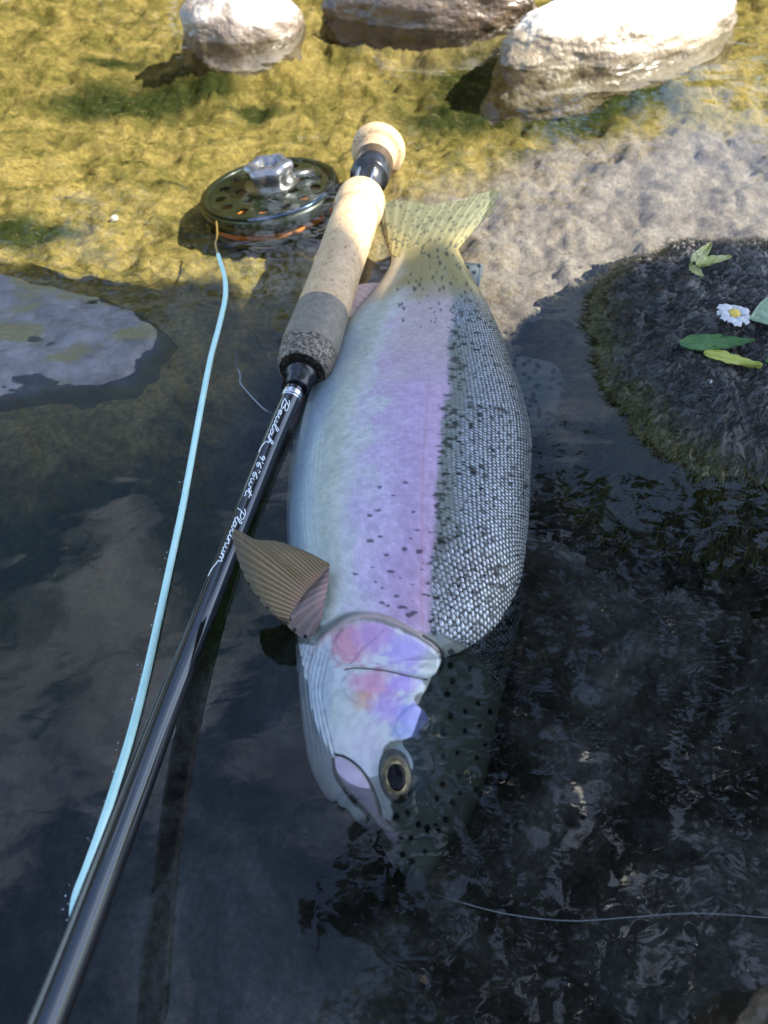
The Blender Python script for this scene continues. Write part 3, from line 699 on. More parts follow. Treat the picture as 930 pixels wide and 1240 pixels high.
# upper jaw bone and mouth
mx_ = C7((185,628),(205,622),(245,640),(295,690),(330,750),(352,820),(378,868),(420,915),(400,935),(355,885),(300,818),(235,750),(195,690))
s4 = np.full(px.shape, -99.); s4[sel_h] = poly_sd(px[sel_h], py[sel_h], sm(mx_, 80, True)); disp += .0012*sstep(-1, 4, s4)*top
lay(sstep(-1, 1.5, s4)*top, (.46, .40, .44)); lay(sstep(3, 7, s4)*top*.8, (.55, .44, .56)); lay(sstep(0, 1.5, s4)*sstep(3.2, 1.6, s4)*top*.6, (.25, .24, .20))
groove(C7((190,620),(225,630),(275,665),(315,720),(342,785),(352,832)), 1.8, .0010, (.05, .055, .07), .9)
groove(C7((182,640),(190,700),(235,765),(300,825),(350,885),(385,935)), 1.8, .0014, (.035, .035, .045), .95)
lay(sstep(-1, 4, poly_sd(px, py, C7((300,835),(345,880),(380,945),(330,920),(298,870))))*top*.9, (.02, .02, .025))
disp -= .004*sstep(-1, 4, poly_sd(px, py, C7((303,840),(345,885),(375,945),(335,925),(300,880))))*top
lay(sstep(0, 6, poly_sd(px, py, C7((350,870),(400,930),(440,1000),(445,1050),(420,1040),(385,960))))*top*.7, (.30, .33, .33))
# crown of the head: darker towards the back, round black spots
hp = [(600,260),(597,310),(605,362),(587,410),(525,388),(665,320),(667,385),(695,440),(598,485),(570,540),(572,630),(622,615),(568,727),(627,700),(550,775),(605,790),(445,825),(483,868),(515,880),(423,908),(458,915),(430,975),(460,1000),(508,965),(580,850),(555,890),(405,840),(540,193),(555,930),(690,630),(630,755),(625,845),(700,520),(650,540),(735,470),(660,690),(690,745),(650,470),(720,590)]
for (a, b) in hp:
    (x, y), = C7((a, b)); spot(x, y, sr.uniform(3.2, 4.6)*(1 if a < 620 else .8), k=.95, jag=.2, soft=.3, sx=.9, sy=1.05, c=(.010, .012, .012))
# eye socket
EC = (484, 940); 
dE = np.hypot((px-491)/27, (py-938)/37); m = sstep(1.1, .85, dE)*top
lay(m*(1-ck), (.17, .21, .22)); disp += .0022*sstep(1.15, .2, dE)*top
lay(sstep(.12, .02, np.abs(dE-.98))*top*.5*(1-ck), (.20, .25, .27))
# nostril
(nx_, ny_), = C7((520, 890)); spot(nx_, ny_, 3.4, k=1, c=(.01, .01, .012), jag=.1, sx=1.3); ridge(C7((495,905),(530,908)), 2.2, .0006, (.30, .36, .40), .8)
(nx_, ny_), = C7((545, 868)); spot(nx_, ny_, 2.4, k=1, c=(.01, .01, .012), jag=.1)
colr *= (1+.16*wob2)[..., None]*.72
lay(sstep(.26, .02, fr_+wob*.012)*body_m*sstep(390, 430, py)*.65, (.20, .26, .31))  # belly edge darkened blue grey: shade and covering water painted into the colour
rough = .34 - .06*ck + .05*wob2 - .08*sil
B2 = B + N*disp[:, :, None]
B2[0] = B2[0].mean(axis=0)
V = (B2-FO).reshape(-1, 3)
def fish_material():
    m, n, l, b = new_mat('trout_skin')
    a = n.new('ShaderNodeAttribute'); a.attribute_name = 'paint'; l.new(a.outputs['Color'], b.inputs['Base Color'])
    r = n.new('ShaderNodeAttribute'); r.attribute_name = 'rough'; l.new(r.outputs['Fac'], b.inputs['Roughness'])
    t = n.new('ShaderNodeAttribute'); t.attribute_name = 'metal'; l.new(t.outputs['Fac'], b.inputs['Metallic'])
    sheen(m, coat=.5); b.inputs['Coat Roughness'].default_value = .10
    b.inputs['Subsurface Weight'].default_value = 0
    return m
fm = fish_material()
body = mesh_obj('body', V, grid_faces(NS, NP, True), fm, fish_root, attrs={'paint': np.clip(colr, 0, 1).reshape(-1, 3), 'rough': np.clip(rough, .15, .6).ravel(), 'metal': np.clip(met, 0, 1).ravel(), 'wet': (sstep(-.0006, .0004, B2[..., 2])*(1-.65*back*body_m)).ravel()})

# surface finder on the trout: pixel -> point and normal
tp = np.nonzero(top[0] > 0)[0]
pxs, pys = proj(B2[:, tp]); 
def on_fish(x, y):
    d = (pxs-x)**2 + (pys-y)**2; k = np.unravel_index(np.argmin(d), d.shape); return B2[k[0], tp[k[1]]], N[k[0], tp[k[1]]]
# eye
ep, en = on_fish(480, 941)
ez = Vector(tuple(en*.75+np.array([-.1, -.25, .4]))).normalized(); ax = ez.to_track_quat('Z', 'Y')
def disc_obj(name, prof, m, parent, sx, sy, c):
    seg = 40; a = np.linspace(0, 2*math.pi, seg, endpoint=False)
    V = np.array([[(r*np.cos(t)*sx, r*np.sin(t)*sy, z) for t in a] for r, z in prof]).reshape(-1, 3)
    F = grid_faces(len(prof), seg, True).tolist()
    V = np.array([tuple(ax @ Vector(v)) for v in V]) + c
    return mesh_obj(name, V, F, m, parent)
K = np.linalg.norm(ep-np.array([0, 0, CAMH]))/FPX                             # metres per photo pixel at the eye
gold = mat('iris', (.035, .028, .014), .4, metal=.2, noise=420, color2=(.20, .15, .06), ramp=(.4, .75))
glassy = mat('eyeball', (.022, .024, .020), .3, coat=.15, noise=300, color2=(.05, .05, .04), coatr=.1)
blackm = mat('pupil', (.002, .002, .003), .25, spec=.15)
goldrim = mat('iris_rim', (.08, .06, .025), .35, metal=.3, noise=260, color2=(.42, .33, .15), ramp=(.42, .6))
cE = ep - FO
ux, uy = 17*K, 25*K
eye = disc_obj('eye', [(1.25, -.0025), (1.1, -.0004), (1.0, .0006), (.8, .0014), (.4, .0019), (0.001, .0020)], glassy, fish_root, ux, uy, cE)
disc_obj('iris', [(.95, .0009), (.86, .0015), (.7, .0019), (.5, .0022), (.001, .0023)], gold, eye, ux, uy, cE)
disc_obj('iris_rim', [(.74, .0019), (.70, .0024), (.64, .0026), (.58, .0023)], goldrim, eye, ux, uy, cE)
disc_obj('pupil', [(.63, .0021), (.59, .0025), (.35, .0029), (.001, .0031)], blackm, eye, ux, uy, cE)

# --- fins: a fan from a base line to a traced outer edge, with raised rays
def fin(name, base, outer, zb, zo, nray, paint, thick=.0007, arch=.003, nu=60, ray_h=.00035, trans=.25, gain=1):
    b = catmull([P(x, y, z) for (x, y), z in zip(base, zb)], nray*8); o = catmull([P(x, y, z) for (x, y), z in zip(outer, zo)], nray*8)
    w = np.linspace(0, 1, nu)[:, None, None]
    G = b[None]*(1-w) + o[None]*w
    j = np.arange(nray*8)/8.0
    nn = np.cross(o[len(o)//2]-b[len(b)//2], b[-1]-b[0]); nn /= np.linalg.norm(nn); nn *= np.sign(nn[2]) if abs(nn[2]) > .1 else 1
    rayp = np.abs(np.cos(j*math.pi))**1.5; fork = np.abs(np.cos(j*2*math.pi))**1.5
    ww = w[:, :, 0]; rp = rayp[None]*(1-ww*.5) + fork[None]*ww*.5
    h = ray_h*rp + arch*np.sin(ww*math.pi*.9)*np.sin(np.linspace(0, 1, len(j))*math.pi)[None]
    h = h + .0006*fbm(ww*6+0*j[None], j[None]*.35+0*ww, oct=3, seed=nray)*ww
    top_ = G + nn*h[..., None]; bot = G + nn*(h-thick*(1.05-ww))[..., None]
    x, y = proj(top_); c = paint(x, y, ww+0*x, rp, j[None]/nray+0*x)
    nV = top_.shape[1]
    V = np.r_[top_.reshape(-1, 3), bot.reshape(-1, 3)]-FO; F = grid_faces(nu, nV); n0 = nu*nV
    idx = np.arange(n0).reshape(nu, nV); ring = np.r_[idx[0, :], idx[1:, -1], idx[-1, -2::-1], idx[-2:0:-1, 0]]
    side = np.stack([ring, np.roll(ring, -1), np.roll(ring, -1)+n0, ring+n0], -1)
    F = np.r_[F, F[:, ::-1]+n0, side]
    return mesh_obj(name, V, F, fin_mat, fish_root, attrs={'paint': np.r_[c.reshape(-1, 3), c.reshape(-1, 3)]})
fin_mat = mat('fin', (1, 1, 1), .45, attr='paint', trans=.28, coat=.08, spec=.3)
def mixc(a, b, t): return np.asarray(a)*(1-t[..., None]) + np.asarray(b)*t[..., None]
def spots(c, x, y, pts, r, col_, sx=1, sy=1):
    for (a, b) in pts:
        m = sstep(1.3, .7, np.hypot((x-a)/(r*sx), (y-b)/(r*sy))); c = mixc(c, col_, m)
    return c
def C6(*p): return [(260+a/3.1, 600+b/3.1) for a, b in p]
def pect(x, y, w, rp, j):
    c = mixc((.050, .040, .022), (.30, .22, .11), rp); c = mixc(c, (.11, .10, .07), sstep(.55, 1, w)*.7)
    c = mixc(c, (.03, .026, .018), sstep(.90, .97, j)); c = mixc(c, (.34, .20, .15), sstep(.25, 0, w)*.6)
    return spots(c, x, y, C6((100,290),(160,385),(195,425),(125,335),(85,255)), 3.0, (.008, .008, .008))
fin('pectoral_fin', C6((434,262),(390,312),(335,372),(278,486)), C6((425,252),(330,205),(230,172),(150,165),(72,130),(82,230),(130,340),(200,430),(262,488)),
    (.023, .022, .020, .016), (.022, .026, .030, .034, .038, .034, .028, .022, .017), 24, pect, arch=.003, ray_h=.0004)
def pect2(x, y, w, rp, j):
    c = mixc((.16, .13, .12), (.30, .22, .20), rp); c = mixc(c, (.40, .24, .22), sstep(.4, 0, w)*.8)
    return spots(c, x, y, C6((280,465),(340,530),(300,505)), 2.6, (.01, .01, .01))
fin('pectoral_fin_fold', C6((432,270),(425,340),(408,420),(400,470)), C6((415,275),(330,375),(272,488),(300,515),(350,540),(392,490)),
    (.019, .019, .017, .013), (.018, .017, .015, .010, .007, .010), 9, pect2, arch=.002, ray_h=.0004)
tsp = [(sr.uniform(456, 605), sr.uniform(232, 300)) for k in range(330)]
def tailp(x, y, w, rp, j):
    c = mixc((.13, .14, .08), (.22, .22, .13), rp); c = mixc(c, (.36, .30, .12), sstep(.6, 0, w)); c = mixc(c, (.34, .38, .36), sstep(.75, 1, j)*sstep(.3, .8, w)*.8)
    return spots(c, x, y, tsp, 1.25, (.07, .075, .05), .8, 1.2)
fin('tail_fin', [(468,296),(478,310),(502,318),(530,317),(549,307),(555,295)], [(457,268),(466,246),(496,243),(520,249),(544,245),(572,239),(603,232),(592,261),(566,283)],
    (.0005, .0055, .0088, .0088, .0055, .0005), (-.001, .002, .004, .005, .004, .002, -.003, -.004, -.002), 18, tailp, arch=.001, ray_h=.0003)
dsp = [(sr.uniform(615, 690), sr.uniform(435, 530)) for k in range(75)]
def dors(x, y, w, rp, j):
    c = mixc((.16, .18, .18), (.24, .26, .26), rp); return spots(c, x, y, dsp, 2.6, (.02, .025, .03))
fin('dorsal_fin', [(615,436),(626,470),(636,505),(640,530)], [(630,432),(672,443),(687,470),(683,495),(668,513),(650,529)], (-.004, -.005, -.006, -.008), (-.008, -.014, -.018, -.020, -.019, -.015), 11, dors, arch=.001)
def adip(x, y, w, rp, j):
    c = mixc((.26, .29, .26), (.30, .33, .30), rp); return spots(c, x, y, [(574,330),(566,324),(580,322)], 2.5, (.05, .06, .06))
fin('adipose_fin', [(556,316),(566,334),(576,350)], [(562,318),(574,319),(586,321),(583,334),(579,352)], (.003, .003, .002), (.005, .007, .007, .005, .003), 5, adip, arch=.0005, ray_h=.00008, thick=.0016)
def anal(x, y, w, rp, j): return mixc(mixc((.50, .34, .28), (.58, .42, .36), rp), (.75, .68, .60), sstep(.8, 1, j))
fin('anal_fin', [(470,345),(455,360),(437,383)], [(470,342),(448,343),(432,346),(420,362),(424,388)], (.001, 0, -.001), (.001, .004, .006, .006, .001), 9, anal, arch=.001)
def pelv(x, y, w, rp, j): return mixc((.34, .22, .26), (.44, .30, .34), rp)
fin('pelvic_fin', [(392,440),(384,468),(374,495)], [(384,438),(368,462),(357,490),(352,520),(366,506)], (-.010, -.011, -.012), (-.012, -.014, -.015, -.015, -.013), 8, pelv, arch=.001)

# ------------------------------------------------------------------ fly rod
rod_root = empty('fly_rod', P(375, 445, 0))
tag(rod_root, 'black fly rod with cork grip and reel lying in the water against the trout', 'fishing rod')
RO = np.array(rod_root.location)
# axis of grip and reel seat
ga = P(366, 450, .010); gb = P(439, 238, .010); gdir = (gb-ga)/np.linalg.norm(gb-ga); glen = np.linalg.norm(gb-ga)
def lathe(prof, a, d, seg=48):                                                 # prof: (distance along d, radius)
    pts = np.array([a + d*s for s, r in prof]); rad = np.array([r for s, r in prof])
    n = np.cross(d, (0, 0, 1)); n /= np.linalg.norm(n); b = np.cross(n, d)
    an = np.linspace(0, 2*math.pi, seg, endpoint=False)
    V = pts[:, None] + rad[:, None, None]*(np.cos(an)[None, :, None]*b + np.sin(an)[None, :, None]*n)
    F = grid_faces(len(prof), seg, True).tolist(); F.append(list(range(seg))); F.append(list(range((len(prof)-1)*seg, len(prof)*seg))[::-1])
    return V.reshape(-1, 3), F
def part(name, vf, m, parent, smooth=True, org=None):
    return mesh_obj(name, np.asarray(vf[0])-(RO if org is None else org), vf[1], m, parent, smooth)
def smooth_prof(pr, n=60):
    p = catmull([(s, r) for s, r in pr], n); return [(float(s), max(float(r), .0005)) for s, r in p]
def cork_mat(name, c1, c2, pit, sc, ramp=(.3, .7), bump=.0005):
    m, n, l, b = new_mat(name); c = n.new('ShaderNodeTexCoord')
    t = n.new('ShaderNodeTexNoise'); t.inputs['Scale'].default_value = sc; t.inputs['Detail'].default_value = 7; t.inputs['Roughness'].default_value = .7
    l.new(c.outputs['Object'], t.inputs['Vector'])
    r = n.new('ShaderNodeValToRGB'); r.color_ramp.elements[0].position = ramp[0]; r.color_ramp.elements[1].position = ramp[1]
    r.color_ramp.elements[0].color = (*c1, 1); r.color_ramp.elements[1].color = (*c2, 1); l.new(t.outputs['Fac'], r.inputs['Fac'])
    v = n.new('ShaderNodeTexNoise'); v.inputs['Scale'].default_value = sc*3.1; v.inputs['Detail'].default_value = 3; l.new(c.outputs['Object'], v.inputs['Vector'])
    r2 = n.new('ShaderNodeValToRGB'); r2.color_ramp.elements[0].position = .30; r2.color_ramp.elements[1].position = .40
    r2.color_ramp.elements[0].color = (*pit, 1); r2.color_ramp.elements[1].color = (1, 1, 1, 1); l.new(v.outputs['Fac'], r2.inputs['Fac'])
    x = n.new('ShaderNodeMix'); x.data_type = 'RGBA'; x.blend_type = 'MULTIPLY'; x.inputs[0].default_value = 1
    l.new(r.outputs[0], x.inputs[6]); l.new(r2.outputs[0], x.inputs[7]); l.new(x.outputs[2], b.inputs['Base Color'])
    b.inputs['Roughness'].default_value = .6; b.inputs['Coat Weight'].default_value = .2; b.inputs['Coat Roughness'].default_value = .3
    bp = n.new('ShaderNodeBump'); bp.inputs['Distance'].default_value = bump; l.new(t.outputs['Fac'], bp.inputs['Height']); l.new(bp.outputs[0], b.inputs['Normal'])
    return m
cork = cork_mat('cork', (.46, .30, .15), (.68, .49, .28), (.5, .38, .28), 160)
burl = cork_mat('burl_cork', (.010, .008, .006), (.30, .24, .17), (.12, .1, .08), 620, (.42, .60))
greyc = cork_mat('wet_grey_cork', (.13, .11, .08), (.25, .21, .155), (.6, .5, .42), 220)
gloss = mat('graphite', (.006, .006, .007), .10, coat=1, coatr=.03)
blackp = mat('black_metal', (.008, .008, .009), .3, coat=.3)
steel = mat('bright_metal', (.55, .56, .58), .22, metal=1, noise=300, color2=(.7, .7, .72))
g = glen
grip = part('grip', lathe(smooth_prof([(.28*g, .0143), (.36*g, .0141), (.50*g, .0138), (.64*g, .0140), (.78*g, .0142), (.85*g, .0139), (.872*g, .0136)], 70), ga, gdir), cork, rod_root)
part('grip_ring', lathe([(.872*g, .0128), (.876*g, .0130), (.880*g, .0146), (.89*g, .0152), (.93*g, .0155), (.97*g, .0153), (.995*g, .0140), (1.0*g, .012)], ga, gdir), cork, grip)
part('grey_section', lathe(smooth_prof([(.085*g, .0149), (.15*g, .0150), (.20*g, .0147), (.2795*g, .0144)], 30), ga, gdir), greyc, grip)
part('burl_section', lathe(smooth_prof([(.0, .0118), (.006*g, .0130), (.03*g, .0140), (.0845*g, .0149)], 30), ga, gdir), burl, grip)
# winding check, reel seat and butt
part('winding_check', lathe([(-.012, .0052), (-.011, .0060), (-.006, .0062), (-.0055, .0074), (-.0008, .0082), (0, .0078)], ga, gdir), blackp, rod_root)
L2 = .052
seat = part('reel_seat', lathe([(g+.0005, .0088), (g+.004, .0095), (g+.42*L2, .0095), (g+.43*L2, .0120), (g+.46*L2, .0128), (g+.84*L2, .0128), (g+.86*L2, .0115)], ga, gdir), blackp, rod_root)
nb = np.cross(gdir, (0, 0, 1)); nb /= np.linalg.norm(nb); ub = np.cross(nb, gdir); ub *= np.sign(ub[2])
for sgn in (-.55, .45):
    a = ga + gdir*(g+.08*L2) + ub*.0085 + nb*sgn*.009; b = ga + gdir*(g+.40*L2) + ub*.0085 + nb*sgn*.009
    part('seat_rail', tube(np.linspace(a, b, 8), .0011, 8), steel, seat)
part('butt_cap', lathe([(g+.86*L2, .0105), (g+.865*L2, .0125), (g+1.04*L2, .0130), (g+1.05*L2, .0150), (g+1.07*L2, .0180), (g+1.18*L2, .0182), (g+1.22*L2, .0172), (g+1.24*L2, .012)], ga, gdir), cork, rod_root)
# blank: half sunk near the grip, lifting towards the tip
bp_ = [(ga-gdir*.002)] + [P(x, y, z) for x, y, z in ((338, 515, .0060), (304, 600, .0045), (270, 686, .0050), (237, 770, .009), (201, 862, .016), (165, 957, .025), (126, 1060, .035), (80, 1180, .045))]
bp_ = np.array(bp_); e = bp_[-1]-bp_[-2]; e /= np.linalg.norm(e)
tail = [bp_[-1]+e*.12+np.array([0, 0, .01]), bp_[-1]+e*.5+np.array([0, 0, .06]), bp_[-1]+e*1.1+np.array([0, 0, .14]), bp_[-1]+e*1.8+np.array([0, 0, .20]), bp_[-1]+e*2.4+np.array([0, 0, .22])]
bl = catmull(np.r_[bp_, tail], 260)
arc = np.r_[0, np.cumsum(np.linalg.norm(np.diff(bl, axis=0), axis=1))]
brad = np.interp(arc, [0, .35, 1.0, 2.8], [.0048, .0047, .0036, .0009])
part('blank', tube(bl, brad, 40), gloss, rod_root)
for s0 in (.75, 1.15, 1.5, 1.85, 2.15, 2.4, 2.6):                              # line guides further out
    k = int(np.searchsorted(arc, s0)); a = bl[k]; d = bl[k+1]-bl[k]; d /= np.linalg.norm(d); rr = .0085*(1.1-s0*.28)
    n1 = np.cross(d, (0, 0, 1)); n1 /= np.linalg.norm(n1); c = a - np.array([0, 0, 1])*(brad[k]+rr+.003); t = np.linspace(0, 2*math.pi, 25)
    ring = np.array([c + rr*(np.cos(q)*n1 + np.sin(q)*np.array([0, 0, 1])) for q in t])
    part('guide', join([tube(ring, .0006, 6, ref=tuple(d), cap=False), tube(np.array([a+d*.012-np.array([0,0,brad[k]]), c+np.array([0,0,rr])]), .0006, 6), tube(np.array([a-d*.012-np.array([0,0,brad[k]]), c+np.array([0,0,rr])]), .0006, 6)]), blackp, rod_root)
# thread wrap above the check
k0 = 0
def blank_at(s):
    return np.array([np.interp(s, arc, bl[:, i]) for i in range(3)]), float(np.interp(s, arc, brad))
for s0, s1, rr in ((.0122, .0150, .0003), (.0156, .0164, .0003)):
    pts = [blank_at(s)[0] for s in np.linspace(s0, s1, 6)]
    part('trim_ring', tube(pts, .0048+rr, 30), steel, rod_root)
# hand lettering along the blank
GL = {'B': (1.25, [[(.15, 0), (.22, 1.1), (.35, 2.2)], [(-.1, 1.7), (.2, 2.25), (.7, 2.35), (1.0, 1.9), (.75, 1.35), (.35, 1.2), (.8, 1.1), (1.1, .6), (.85, .1), (.4, -.05), (.05, .2)]]),
      'e': (.72, [[(0, .35), (.35, .55), (.48, .9), (.25, 1.02), (.06, .55), (.22, .03), (.5, .08), (.75, .4)]]),
      'u': (.85, [[(0, .4), (.1, 1), (.08, .3), (.25, 0), (.5, .25), (.58, 1), (.58, .25), (.7, .02), (.9, .4)]]),
      'l': (.6, [[(0, .4), (.3, 1.3), (.38, 2.1), (.22, 2.25), (.12, 1.3), (.16, .2), (.35, .02), (.62, .4)]]),
      'a': (.85, [[(.5, .85), (.25, 1.02), (.02, .5), (.18, 0), (.45, .3), (.56, 1), (.56, .25), (.7, .02), (.9, .4)]]),
      'h': (1.0, [[(0, .4), (.28, 1.4), (.34, 2.1), (.2, 2.25), (.1, 1.2), (.08, 0), (.18, .65), (.42, 1), (.55, .7), (.55, .15), (.75, -.25), (1.3, -.9), (1.9, -1.1)]]),
      '9': (.7, [[(.5, 1.2), (.3, 1.6), (.05, 1.3), (.15, .95), (.45, 1.15), (.5, 1.5), (.48, .7), (.35, 0)]]),
      "'": (.3, [[(.1, 1.8), (.06, 1.4)]]), '"': (.5, [[(.08, 1.9), (.05, 1.5)], [(.28, 1.9), (.25, 1.5)]]),
      '6': (.7, [[(.45, 1.7), (.15, 1.2), (.02, .5), (.2, 0), (.48, .25), (.4, .75), (.1, .6)]]),
      'w': (1.15, [[(0, 1), (.05, .3), (.2, 0), (.4, .3), (.45, .9), (.48, .25), (.65, 0), (.88, .4), (.92, 1), (1.2, .85)]]),
      't': (.75, [[(0, .4), (.25, 1.3), (.36, 2.1), (.28, .8), (.3, .1), (.5, .03), (.78, .4)], [(-.05, 1.45), (.75, 1.6)]]),
      '.': (.4, [[(.1, .02), (.16, .08)]]), ' ': (.75, []),
      'P': (1.1, [[(.2, -.5), (.25, 1.0), (.4, 2.2)], [(-.2, 1.6), (.2, 2.3), (.8, 2.3), (1.0, 1.8), (.7, 1.2), (.3, 1.1)]]),
      'i': (.5, [[(0, .4), (.14, 1), (.12, .3), (.28, .02), (.5, .4)], [(.2, 1.5), (.22, 1.62)]]),
      'n': (.95, [[(0, .4), (.1, 1), (.1, 0), (.25, .8), (.45, 1), (.58, .7), (.58, .2), (.72, .02), (.95, .4)]]),
      'm': (1.3, [[(0, .4), (.1, 1), (.1, 0), (.25, .85), (.4, 1), (.5, .7), (.5, 0), (.65, .85), (.82, 1), (.92, .7), (.92, .2), (1.08, .02), (1.35, -.2), (2.2, -1.0), (3.0, -1.3)]])}
ink = mat('white_ink', (.82, .86, .86), .5)
def s_of(px_, py_):
    x, y = proj(bl[:200]); return arc[int(np.argmin((x-px_)**2+(y-py_)**2))]
def write(text, s0, s1, name):
    wtot = sum(GL[c][0] for c in text); kx = (s1-s0)/wtot; ky = .00150; x0 = 0; parts = []
    for ch in text:
        w, strokes = GL[ch]
        for st in strokes:
            c2 = catmull(st, max(6, len(st)*5)) if len(st) > 2 else np.linspace(st[0], st[1], 4); pts = []
            for (a, b) in c2:
                c, r = blank_at(s0+(x0+a+b*.18)*kx); c1, _ = blank_at(s0+(x0+a)*kx+.002); d = c1-blank_at(s0+(x0+a)*kx)[0]; d /= np.linalg.norm(d)
                view = np.array([0, 0, CAMH])-c; view -= d*(view@d); view /= np.linalg.norm(view); side = np.cross(view, d); side *= np.sign(side[0])
                al = (b-1.9)*ky/r; pts.append(c + (r+.00006)*(math.cos(al)*view + math.sin(al)*side))
            parts.append(tube(np.array(pts), .00024, 5, ref=(.3, .2, 1)))
        x0 += w
    part(name, join(parts), ink, rod_root)
write('Beulah', s_of(350, 494), s_of(326, 548), 'lettering')
write('9\'6"', s_of(318, 553), s_of(309, 577), 'lettering')
write('6wt.', s_of(306, 583), s_of(295, 609), 'lettering')
write('Platinum', s_of(292, 617), s_of(266, 688), 'lettering')

# --- reel: lies flat in the water beside the seat
rc = P(327, 235, -.016); RR = .0485
reel = empty('reel', (0, 0, 0)); bpy.data.objects.remove(reel)
reel_side = (rc-(ga+gdir*(g+.35*L2))); reel_side[2] = 0; reel_side /= np.linalg.norm(reel_side)
tilt = np.array([-.13, .08, 1.0]); tilt /= np.linalg.norm(tilt)                 # reel axle
ex_ = np.cross((0, 1, 0), tilt); ex_ /= np.linalg.norm(ex_); ey_ = np.cross(tilt, ex_)
def RP(r, a, z): return rc + r*(math.cos(a)*ex_ + math.sin(a)*ey_) + z*tilt
def ring_mesh(prof, seg=96, a0=0, a1=2*math.pi):
    full = abs(a1-a0-2*math.pi) < 1e-6; an = np.linspace(a0, a1, seg, endpoint=not full)
    V = np.array([[RP(r, a, z) for a in an] for r, z in prof]).reshape(-1, 3); m = len(prof); F = []
    for i in range(m):
        for j in range(seg if full else seg-1):
            i2 = (i+1) % m; j2 = (j+1) % seg; F.append([i*seg+j, i*seg+j2, i2*seg+j2, i2*seg+j])
    return V, F
anod = mat('anodised_dark', (.010, .016, .008), .35, metal=.1, coat=.3, noise=120, color2=(.022, .030, .016))
bluem = mat('blue_rim_highlight', (.10, .16, .30), .18, metal=.85)
orange = mat('orange_backing', (.90, .26, .03), .55, noise=400, color2=(.95, .40, .08), bump=.0004, bscale=800)
R_ = RR
frame = part('reel', ring_mesh([(R_-.004, .004), (R_, .004), (R_+.0006, 0), (R_, -.005), (R_-.004, -.005)]), anod, rod_root)
part('reel_back_ring', ring_mesh([(R_-.004, -.0105), (R_, -.0105), (R_+.0006, -.012), (R_, -.0150), (R_-.004, -.0150)]), anod, frame)
for a in (.1, 1.5, 2.6, 3.7, 5.75):
    part('pillar', tube(np.array([RP(R_-.002, a, -.001), RP(R_-.002, a, -.012)]), .0022, 12, ref=(1, 0, 0)), anod, frame)
part('reel_back', ring_mesh([(.006, -.0135), (R_-.003, -.0135), (R_-.003, -.0149), (.006, -.0149)]), anod, frame)
# spool face with round ports
def spool_face():
    nport = 14; V, F = [], []
    seg = nport*12; rad = np.linspace(.011, R_-.0045, 22)
    an = np.linspace(0, 2*math.pi, seg, endpoint=False); keepf = []
    for zz in (.0042, .0026): V += [RP(r, a, zz) for r in rad for a in an]
    n1 = len(rad)*seg
    solid = np.ones((len(rad)-1, seg), bool)
    for i in range(len(rad)-1):
        for j in range(seg):
            r = (rad[i]+rad[i+1])/2; a = (an[j]+math.pi/seg); pa = (a % (2*math.pi/nport))-math.pi/nport
            d = math.hypot((r-.0335), pa*.0335)
            d2 = math.hypot((r-.020), ((a % (2*math.pi/7))-math.pi/7)*.020)
            if d < .0042 or d2 < .0036: solid[i, j] = False
    for i in range(len(rad)-1):
        for j in range(seg):
            if not solid[i, j]: continue
            j2 = (j+1) % seg; a, b, c, d = i*seg+j, i*seg+j2, (i+1)*seg+j2, (i+1)*seg+j
            F.append([a, b, c, d]); F.append([a+n1, d+n1, c+n1, b+n1])
            for (di, dj, e0, e1) in ((-1, 0, a, b), (1, 0, c, d), (0, -1, d, a), (0, 1, b, c)):
                ii, jj = i+di, (j+dj) % seg
                if ii < 0 or ii >= len(rad)-1 or not solid[ii, jj]: F.append([e0, e0+n1, e1+n1, e1])
    return np.array(V), F
part('spool', spool_face(), anod, frame, smooth=False)
part('spool_rim', ring_mesh([(R_-.0068, .0044), (R_-.0042, .0056), (R_-.0022, .0054), (R_-.0022, .0040), (R_-.0065, .0040)]), bluem if False else anod, frame)
part('rim_highlight_ring', ring_mesh([(R_-.0036, .0058), (R_-.0010, .0056), (R_-.0004, .0046), (R_-.0036, .0046)], 60, -1.75, .35), bluem, frame)  # blue arc made as a part, standing in for a highlight on the rim
part('backing', ring_mesh([(.020, -.003), (.0462, -.0045), (.0462, -.0120), (.020, -.0125)]), orange, frame)
# bright knob standing in the middle
def knob():
    out = []
    c = RP(.004, .9, 0)
    prof = [(.0148, .0045), (.0152, .007), (.0120, .0085), (.0115, .013), (.0128, .0155), (.0125, .019), (.0105, .0205), (.0065, .0205), (.006, .0165), (.001, .0165)]
    seg = 60; an = np.linspace(0, 2*math.pi, seg, endpoint=False)
    V = np.array([[c + (1.25*r*(1+.10*math.cos(6*a)*(1 if z > .008 else 0)))*(math.cos(a)*ex_+math.sin(a)*ey_) + z*tilt for a in an] for r, z in prof]).reshape(-1, 3)
    return V, grid_faces(len(prof), seg, True).tolist()
satin = mat('satin_metal', (.22, .22, .23), .3, metal=.9, noise=200, color2=(.34, .34, .35))
kn = part('drag_knob', knob(), satin, frame)
part('crank_arm', tube(np.array([RP(.012, .35, .0075), RP(.022, .35, .0075), RP(.034, .35, .0070)]), .0028, 14), satin, frame)
part('reel_foot', tube(np.array([rc + (gb-rc)*0 + RP(R_-.002, .2, -.008)-rc, ga+gdir*(g+.32*L2)]), .005, 12), blackp, frame)

